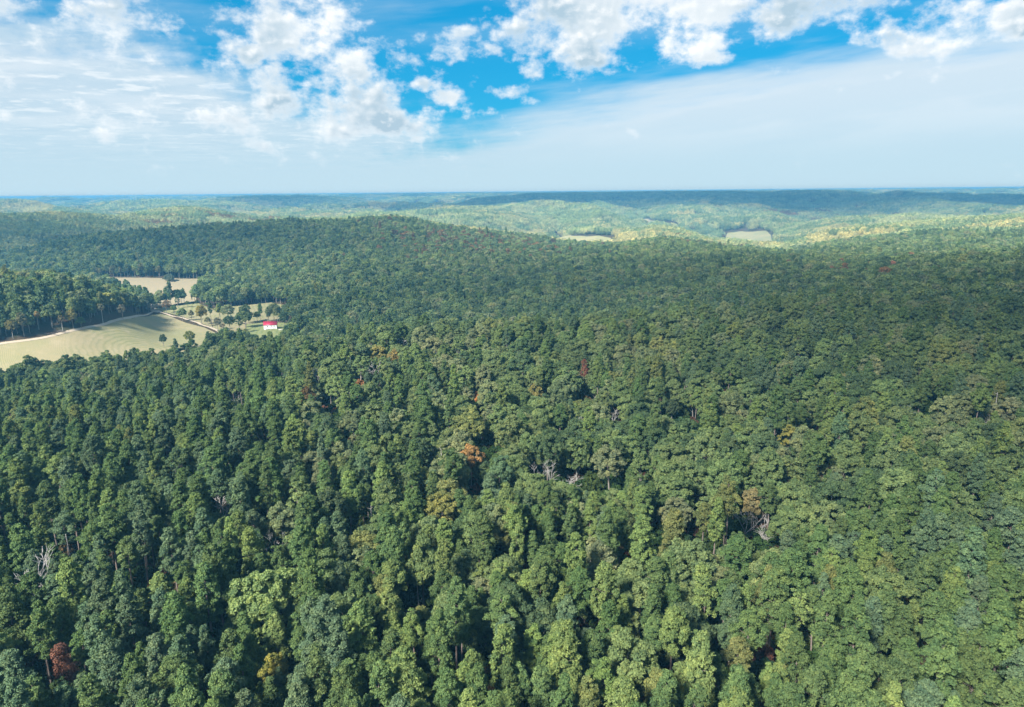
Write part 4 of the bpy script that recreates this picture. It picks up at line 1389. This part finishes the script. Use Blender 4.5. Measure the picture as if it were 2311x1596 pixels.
for (r0, r1, cell, s0) in ((MID_R - 20, 5200.0, 38.0, 1.0), (5200.0, 10500.0, 85.0, 2.1), (10500.0, 13000.0, 150.0, 3.6)):
    fx_, fy_ = polar(r0, r1, 50, cell)
    kk = ~is_clear(fx_, fy_, 0.0)
    for poly in (gap, meadow, scar):
        kk &= line_dist(fx_, fy_, list(poly) + [poly[0]]) > 22 * s0
    fx_, fy_ = fx_[kk], fy_[kk]; nf_ = len(fx_)
    e_ = 12.0
    gxn = (height(fx_ + e_, fy_) - height(fx_ - e_, fy_)) / (2 * e_)
    gyn = (height(fx_, fy_ + e_) - height(fx_, fy_ - e_)) / (2 * e_)
    # tilt the stand to the slope: yaw * tilt as XYZ euler
    eul = np.zeros((nf_, 3))
    yaw = rng.uniform(0, 6.28, nf_)
    for q in range(nf_):
        nrm = Vector((-gxn[q], -gyn[q], 1)).normalized()
        e3 = (Vector((0, 0, 1)).rotation_difference(nrm).to_matrix() @ Matrix.Rotation(yaw[q], 3, 'Z')).to_euler()
        eul[q] = e3
    ft = np.array([(0.060, 0.105, 0.040), (0.085, 0.120, 0.050), (0.045, 0.085, 0.036), (0.100, 0.120, 0.045)])[np.clip((fbm(fx_ / 260, fy_ / 260, 15, 3) * 6 - 1 + rng.normal(0, .5, nf_)).astype(int), 0, 3)]
    ft = ft * rng.uniform(0.85, 1.15, (nf_, 1)) * LIFT * 1.6 * np.array([1.22, 0.95, 0.92])
    ft = ft * 0.78 + ft.mean(1, keepdims=True) * 0.22
    ft = autumn(fx_, fy_, ft, rng) if r0 < 4000 else ft
    zs = 1.0 if s0 < 1.5 else (1.0 if s0 < 3 else 1.1)
    fs_ = rng.uniform(0.92, 1.12, nf_)
    add(fx_, fy_, height(fx_, fy_) - 0.5, KI['patch0'] + rng.integers(0, NF, nf_), eul, np.stack([fs_ * s0, fs_ * s0, np.full(nf_, zs)], 1), ft)

TOP_Z = max(float((q[:, 2] + 24.0 * t_[:, 2]).max()) for q, t_ in zip(WP, WS))
print('highest canopy', TOP_Z)
WP, WI, WR, WS, WT = (np.concatenate(q) for q in (WP, WI, WR, WS, WT))
me = bpy.data.meshes.new('woodland')
me.vertices.add(len(WP)); me.vertices.foreach_set('co', WP.astype(np.float32).ravel())
me.attributes.new('idx', 'INT', 'POINT').data.foreach_set('value', WI.astype(np.int32))
me.attributes.new('rot', 'FLOAT_VECTOR', 'POINT').data.foreach_set('vector', WR.astype(np.float32).ravel())
me.attributes.new('scl', 'FLOAT_VECTOR', 'POINT').data.foreach_set('vector', WS.astype(np.float32).ravel())
me.attributes.new('tint', 'FLOAT_VECTOR', 'POINT').data.foreach_set('vector', WT.astype(np.float32).ravel())
woods = obj('woodland', me, kind='stuff', label='mixed pine and oak forest covering the rolling hills', category='forest')
md = woods.modifiers.new('trees', 'NODES')
md.node_group = scatter_group(W_KINDS)
print('woodland points', len(WP))


# ------------------------------------------------------------------ house and small things in the valley
def box(cx, cy, cz, sx_, sy_, sz_):
    v = np.array([(a_, b_, c_) for c_ in (-.5, .5) for b_ in (-.5, .5) for a_ in (-.5, .5)]) * [sx_, sy_, sz_] + [cx, cy, cz]
    f = np.array([(0, 2, 3, 1), (4, 5, 7, 6), (0, 1, 5, 4), (2, 6, 7, 3), (0, 4, 6, 2), (1, 3, 7, 5)])
    return v, f


def house(loc, rz, L, W, Hw, Hr, wall, roof, label, detail=True, name='house', group=None):
    """gabled house; the long side faces local -Y"""
    r = empty(name, loc, rz, label=label, category='house')
    if group:
        r['group'] = group
    l, w = L / 2, W / 2
    v = [(-l, -w, -1), (l, -w, -1), (l, w, -1), (-l, w, -1), (-l, -w, Hw), (l, -w, Hw), (l, w, Hw), (-l, w, Hw), (-l, 0, Hw + Hr - .12), (l, 0, Hw + Hr - .12)]
    f = [(0, 1, 5, 4), (2, 3, 7, 6), (1, 2, 6, 9, 5), (3, 0, 4, 8, 7)]
    obj('wall', mesh_from('wall', v, f, [wall]), r)
    o_, th = 0.45, 0.16
    k = Hr / w
    parts = []
    for s in (-1, 1):
        q = np.array([(-l - o_, s * (w + o_), Hw - k * o_), (l + o_, s * (w + o_), Hw - k * o_), (l + o_, 0, Hw + Hr), (-l - o_, 0, Hw + Hr)])
        parts.append((np.concatenate([q, q + [0, 0, th]]), np.array([(0, 1, 2, 3), (7, 6, 5, 4), (0, 4, 5, 1), (1, 5, 6, 2), (2, 6, 7, 3), (3, 7, 4, 0)])))
        if detail:
            for rib in np.linspace(-l - o_ + .3, l + o_ - .3, 15):
                q2 = np.array([(rib - .04, s * (w + o_), Hw - k * o_ + th), (rib + .04, s * (w + o_), Hw - k * o_ + th), (rib + .04, 0, Hw + Hr + th), (rib - .04, 0, Hw + Hr + th)])
                parts.append((np.concatenate([q2, q2 + [0, 0, .07]]), np.array([(7, 6, 5, 4), (0, 4, 5, 1), (1, 5, 6, 2), (2, 6, 7, 3), (3, 7, 4, 0)])))
    v, f = join(parts)
    obj('roof', mesh_from('roof', v, f, [roof]), r)
    return r


hp = hit(609, 744)
Ld = 13.2
hr = house((hp.x, hp.y + 3.2, hp.z), math.radians(4 + 8), Ld, 7.4, 5.4, 3.1, 'white_paint', 'red_metal_roof',
           'two storey white house with red metal roof beside the dirt road')
yf = -3.7
for xx in (-2.9, 0.9, 3.9):
    wdw = obj('window', mesh_from('window', *box(xx, yf - 0.03, 3.5, 0.75, 0.10, 1.5), ['window_dark']), hr)
    obj('frame', mesh_from('frame', *join([box(xx - .45, yf - .05, 3.5, .13, .16, 1.75), box(xx + .45, yf - .05, 3.5, .13, .16, 1.75), box(xx, yf - .05, 4.33, .77, .16, .13), box(xx, yf - .05, 2.67, .77, .16, .13)]), ['white_paint']), wdw)
for q in range(10):
    xx = -3.9 + q * 0.98
    obj('window', mesh_from('window', *box(xx, yf - 0.03, 0.85, 0.62, 0.10, 0.62), ['window_dark']), hr)
obj('gable_window', mesh_from('gable_window', *box(Ld / 2 + .03, 0, 4.2, .1, .8, 1.3), ['window_dark']), hr)
obj('door', mesh_from('door', *box(Ld / 2 + .03, -1.6, 1.0, .1, 1.0, 2.1), ['grey_roof']), hr)
obj('foundation', mesh_from('foundation', *box(0, 0, -0.45, Ld + .12, 7.52, 1.3), ['concrete']), hr)

q = hit(634, 745)
deck = obj('stone_slab', mesh_from('stone_slab', *join([box(0, 0, .25, 4.6, 2.0, .5), box(-1.6, -1.2, .12, 1.2, .8, .24)]), ['concrete']), label='pale concrete slab by the right end of the white house', category='slab')
deck.location = (q.x, q.y, q.z + .4)
for k, (u, v, lb) in enumerate(((518, 757, 'small brick red shed roof under trees at the hay field corner'), (703, 740, 'small pale shed roof among trees right of the house'))):
    q = hit(u, v)
    house((q.x, q.y, q.z), 0.3 + k, 6.0, 4.5, 2.4, 1.5, 'white_paint', ('brick_red', 'grey_roof')[k], lb, False, 'shed')
q = hit(562, 728)
up = empty('utility_pole', q, 0.2, label='pale wooden utility pole at the edge of the pasture', category='pole')
obj('post', mesh_from('post', *tube([[0, 0, -.5], [0, 0, 4.5], [0, 0, 9]], [.17, .14, .11], 8), ['pole_wood']), up)
obj('crossarm', mesh_from('crossarm', *box(0, 0, 8.2, 2.2, .14, .16), ['pole_wood']), up)
q = hit(726, 706)
up = empty('utility_pole', q, 0.2, label='pale wooden utility pole among the trees right of the house', category='pole')
obj('post', mesh_from('post', *tube([[0, 0, -.5], [0, 0, 8], [0, 0, 16]], [.19, .15, .11], 8), ['pole_wood']), up)
obj('crossarm', mesh_from('crossarm', *box(0, 0, 15.2, 2.2, .14, .16), ['pole_wood']), up)
for (u, v, lb) in ((110, 754.5, 'dark brush pile at the edge of the dirt road'), (137, 749.5, 'larger tangled brush pile by the white trunked tree')):
    q = hit(u, v)
    rg = np.random.default_rng(int(u))
    parts = []
    for k in range(70):
        c0 = np.array([rg.normal(0, 2.6), rg.normal(0, 1.2), abs(rg.normal(0, .5)) + .1])
        d = sph(1, rg)[0] * [1.6, 1.2, .35] * rg.uniform(.6, 1.5)
        parts.append(tube([c0 - d, c0, c0 + d + [0, 0, .1]], [.09, .07, .03], 4))
    bp = obj('brush_pile', mesh_from('brush_pile', *join(parts), ['brush']), kind='stuff', label=lb, category='brush pile')
    bp.location = (q.x, q.y, q.z + .3)
q = hit(226.5, 627)
tp = obj('tarp', mesh_from('tarp', [(-2.5, -2, 0), (2.5, -2, 0), (2.5, 2, 0), (-2.5, 2, 0), (-2.3, -.2, 2.1), (2.2, .1, 1.9), (0, 0, 2.3), (0, -2.1, .2), (0, 2.1, .2)],
         [(0, 7, 6, 4), (7, 1, 5, 6), (1, 2, 5), (2, 8, 6, 5), (8, 3, 4, 6), (3, 0, 4)], ['blue_tarp']), label='blue tarp over a heap at the edge of the brown field', category='tarp')
tp.location = (q.x, q.y, q.z + .35)
# homestead on the far left hill
for (u, v, L, rf, lb) in ((68, 488, 16, 'brick_red', 'tiny white house with red roof on the distant left hill'), (85, 486.5, 14, 'grey_roof', 'tiny white house with grey roof in a clearing on the distant hill'),
                          (96, 486, 20, 'grey_roof', 'long tiny grey roofed barn in a clearing on the distant hill')):
    q = hit(u, v, 9.0, 1800)
    blockers.append((q.x, q.y, 20, 0))
    hh = house((q.x, q.y, q.z + 6.0), 0.2, L, 9, 9, 3.5, 'white_paint', rf, lb, False, 'house')

# ------------------------------------------------------------------ haze
hz_v, hz_f = box(0, 0, 0, 1, 1, 1)
top, bottom = max(ZC + 3.0, TOP_Z + 1.0), float(gz.min()) - 2.0
me = mesh_from('haze', hz_v * [27000, 27000, top - bottom] + [0, 0, (top + bottom) / 2], hz_f, [])
m = bpy.data.materials.new('air')
m.use_nodes = True
m.node_tree.nodes.clear()
out = m.node_tree.nodes.new('ShaderNodeOutputMaterial')
pvn = m.node_tree.nodes.new('ShaderNodeVolumePrincipled')
pvn.inputs['Color'].default_value = (0.11, 0.375, 0.63, 1)
pvn.inputs['Density'].default_value = 1.85e-4
pvn.inputs['Anisotropy'].default_value = 0.0
m.node_tree.links.new(pvn.outputs[0], out.inputs['Volume'])
me.materials.append(m)
obj('haze', me, kind='stuff')

# ------------------------------------------------------------------ clouds that shade the land, above the picture
def cloud(px, py, rx, ry, alt, thick, trans, seed, label):
    """a flat-bottomed cloud whose shadow falls round (px, py)"""
    k = (alt - 0.0) / TO_SUN.z
    cx, cy_ = px + TO_SUN.x * k, py + TO_SUN.y * k
    nr, nt = 22, 96
    a_ = 2 * math.pi * np.arange(nt) / nt
    o_ = 1 + 0.6 * (fbm(np.cos(a_) * 1.6 + seed, np.sin(a_) * 1.6, 5, 4) - 0.5)
    q_ = (np.arange(nr + 1) / nr)[:, None]
    x_, y_ = np.cos(a_) * q_ * o_ * rx, np.sin(a_) * q_ * o_ * ry
    t_ = thick * 0.5 * (1 - q_ ** 3) * (0.7 + 0.6 * fbm(x_ / 260 + seed, y_ / 260, 9, 3))
    vs_ = np.concatenate([np.stack([x_, y_, t_], -1).reshape(-1, 3), np.stack([x_, y_, -0.5 * t_], -1).reshape(-1, 3)])
    fs = []
    half = (nr + 1) * nt
    for s_ in (0, 1):
        for i in range(nr):
            for j in range(nt):
                j2_ = (j + 1) % nt
                q_ = (s_ * half + i * nt + j, s_ * half + (i + 1) * nt + j, s_ * half + (i + 1) * nt + j2_, s_ * half + i * nt + j2_)
                fs.append(q_ if s_ == 0 else q_[::-1])
    mm = bpy.data.materials.new('cloud_vapour')
    mm.use_nodes = True
    mm.node_tree.nodes.clear()
    o2 = mm.node_tree.nodes.new('ShaderNodeOutputMaterial')
    pv2 = mm.node_tree.nodes.new('ShaderNodeVolumePrincipled')
    pv2.inputs['Color'].default_value = (0.98, 0.98, 0.98, 1)
    pv2.inputs['Density'].default_value = -math.log(trans) / (thick * 0.75 / TO_SUN.z)
    mm.node_tree.links.new(pv2.outputs[0], o2.inputs['Volume'])
    me_ = mesh_from('cloud', vs_, fs, [])
    me_.materials.append(mm)
    o_ = obj('cloud', me_, kind='structure', label=label)
    o_.location = (cx, cy_, alt)
    return o_


cloud(150, 230, 900, 330, 1500, 200, 0.66, 1.3, 'thin cloud sheet over the near forest')
cloud(290, 300, 230, 360, 1500, 160, 0.36, 25.3, 'unseen cloud added to shade the right of the near forest')  # extra cloud out of view, added to darken the right foreground
cloud(120, 900, 560, 430, 1500, 220, 0.29, 2.9, 'cloud over the wooded hollow')
cloud(640, 600, 440, 360, 1500, 220, 0.27, 3.4, 'cloud over the wooded spur')
cloud(-380, 660, 330, 230, 1500, 200, 0.66, 6.2, 'thin cloud over the hay field')
cloud(-720, 1480, 720, 400, 1500, 220, 0.33, 4.1, 'cloud over the wooded ridge behind the fields')
cloud(-1280, 1760, 520, 470, 1500, 220, 0.22, 7.7, 'cloud over the hill left of the sunlit slope')
cloud(600, 4800, 1550, 1250, 2300, 300, 0.05, 9.2, 'heavy cloud bank over the far blue ridge')
cloud(2150, 4000, 1400, 900, 2300, 300, 0.05, 11.2, 'heavy cloud bank over the end of the far ridge')
cloud(3400, 3250, 1300, 900, 2300, 300, 0.05, 13.9, 'heavy cloud bank beyond the right hills')
cloud(-1640, 5350, 640, 800, 2300, 260, 0.05, 12.6, 'cloud over the far dark hill')
cloud(-2900, 3900, 500, 220, 2300, 260, 0.25, 15.1, 'small unseen cloud added to shade the pale far plain')  # this and the next two: added unseen, to scatter shade far off
cloud(-350, 3900, 420, 180, 2300, 260, 0.25, 18.4, 'small unseen cloud added to shade the far valley')
cloud(-300, 7900, 1500, 600, 2600, 300, 0.2, 21.7, 'long unseen cloud added to shade the horizon ridge')
for k, (u, v, rx, ry) in enumerate(((1370, 480, 170, 130), (1730, 490, 160, 150), (470, 503, 150, 110), (1850, 508, 190, 120), (2150, 482, 330, 130), (900, 478, 260, 120), (1080, 488, 120, 90), (640, 462, 260, 120), (2260, 540, 140, 90))):
    q = hit(u, v, 18.0, 1500)
    cloud(q.x, q.y, rx, ry, 1900, 220, 0.30, 30.0 + 2.7 * k, 'small unseen cloud added to shade part of the far hills')  # added out of view to break the far hills into light and dark
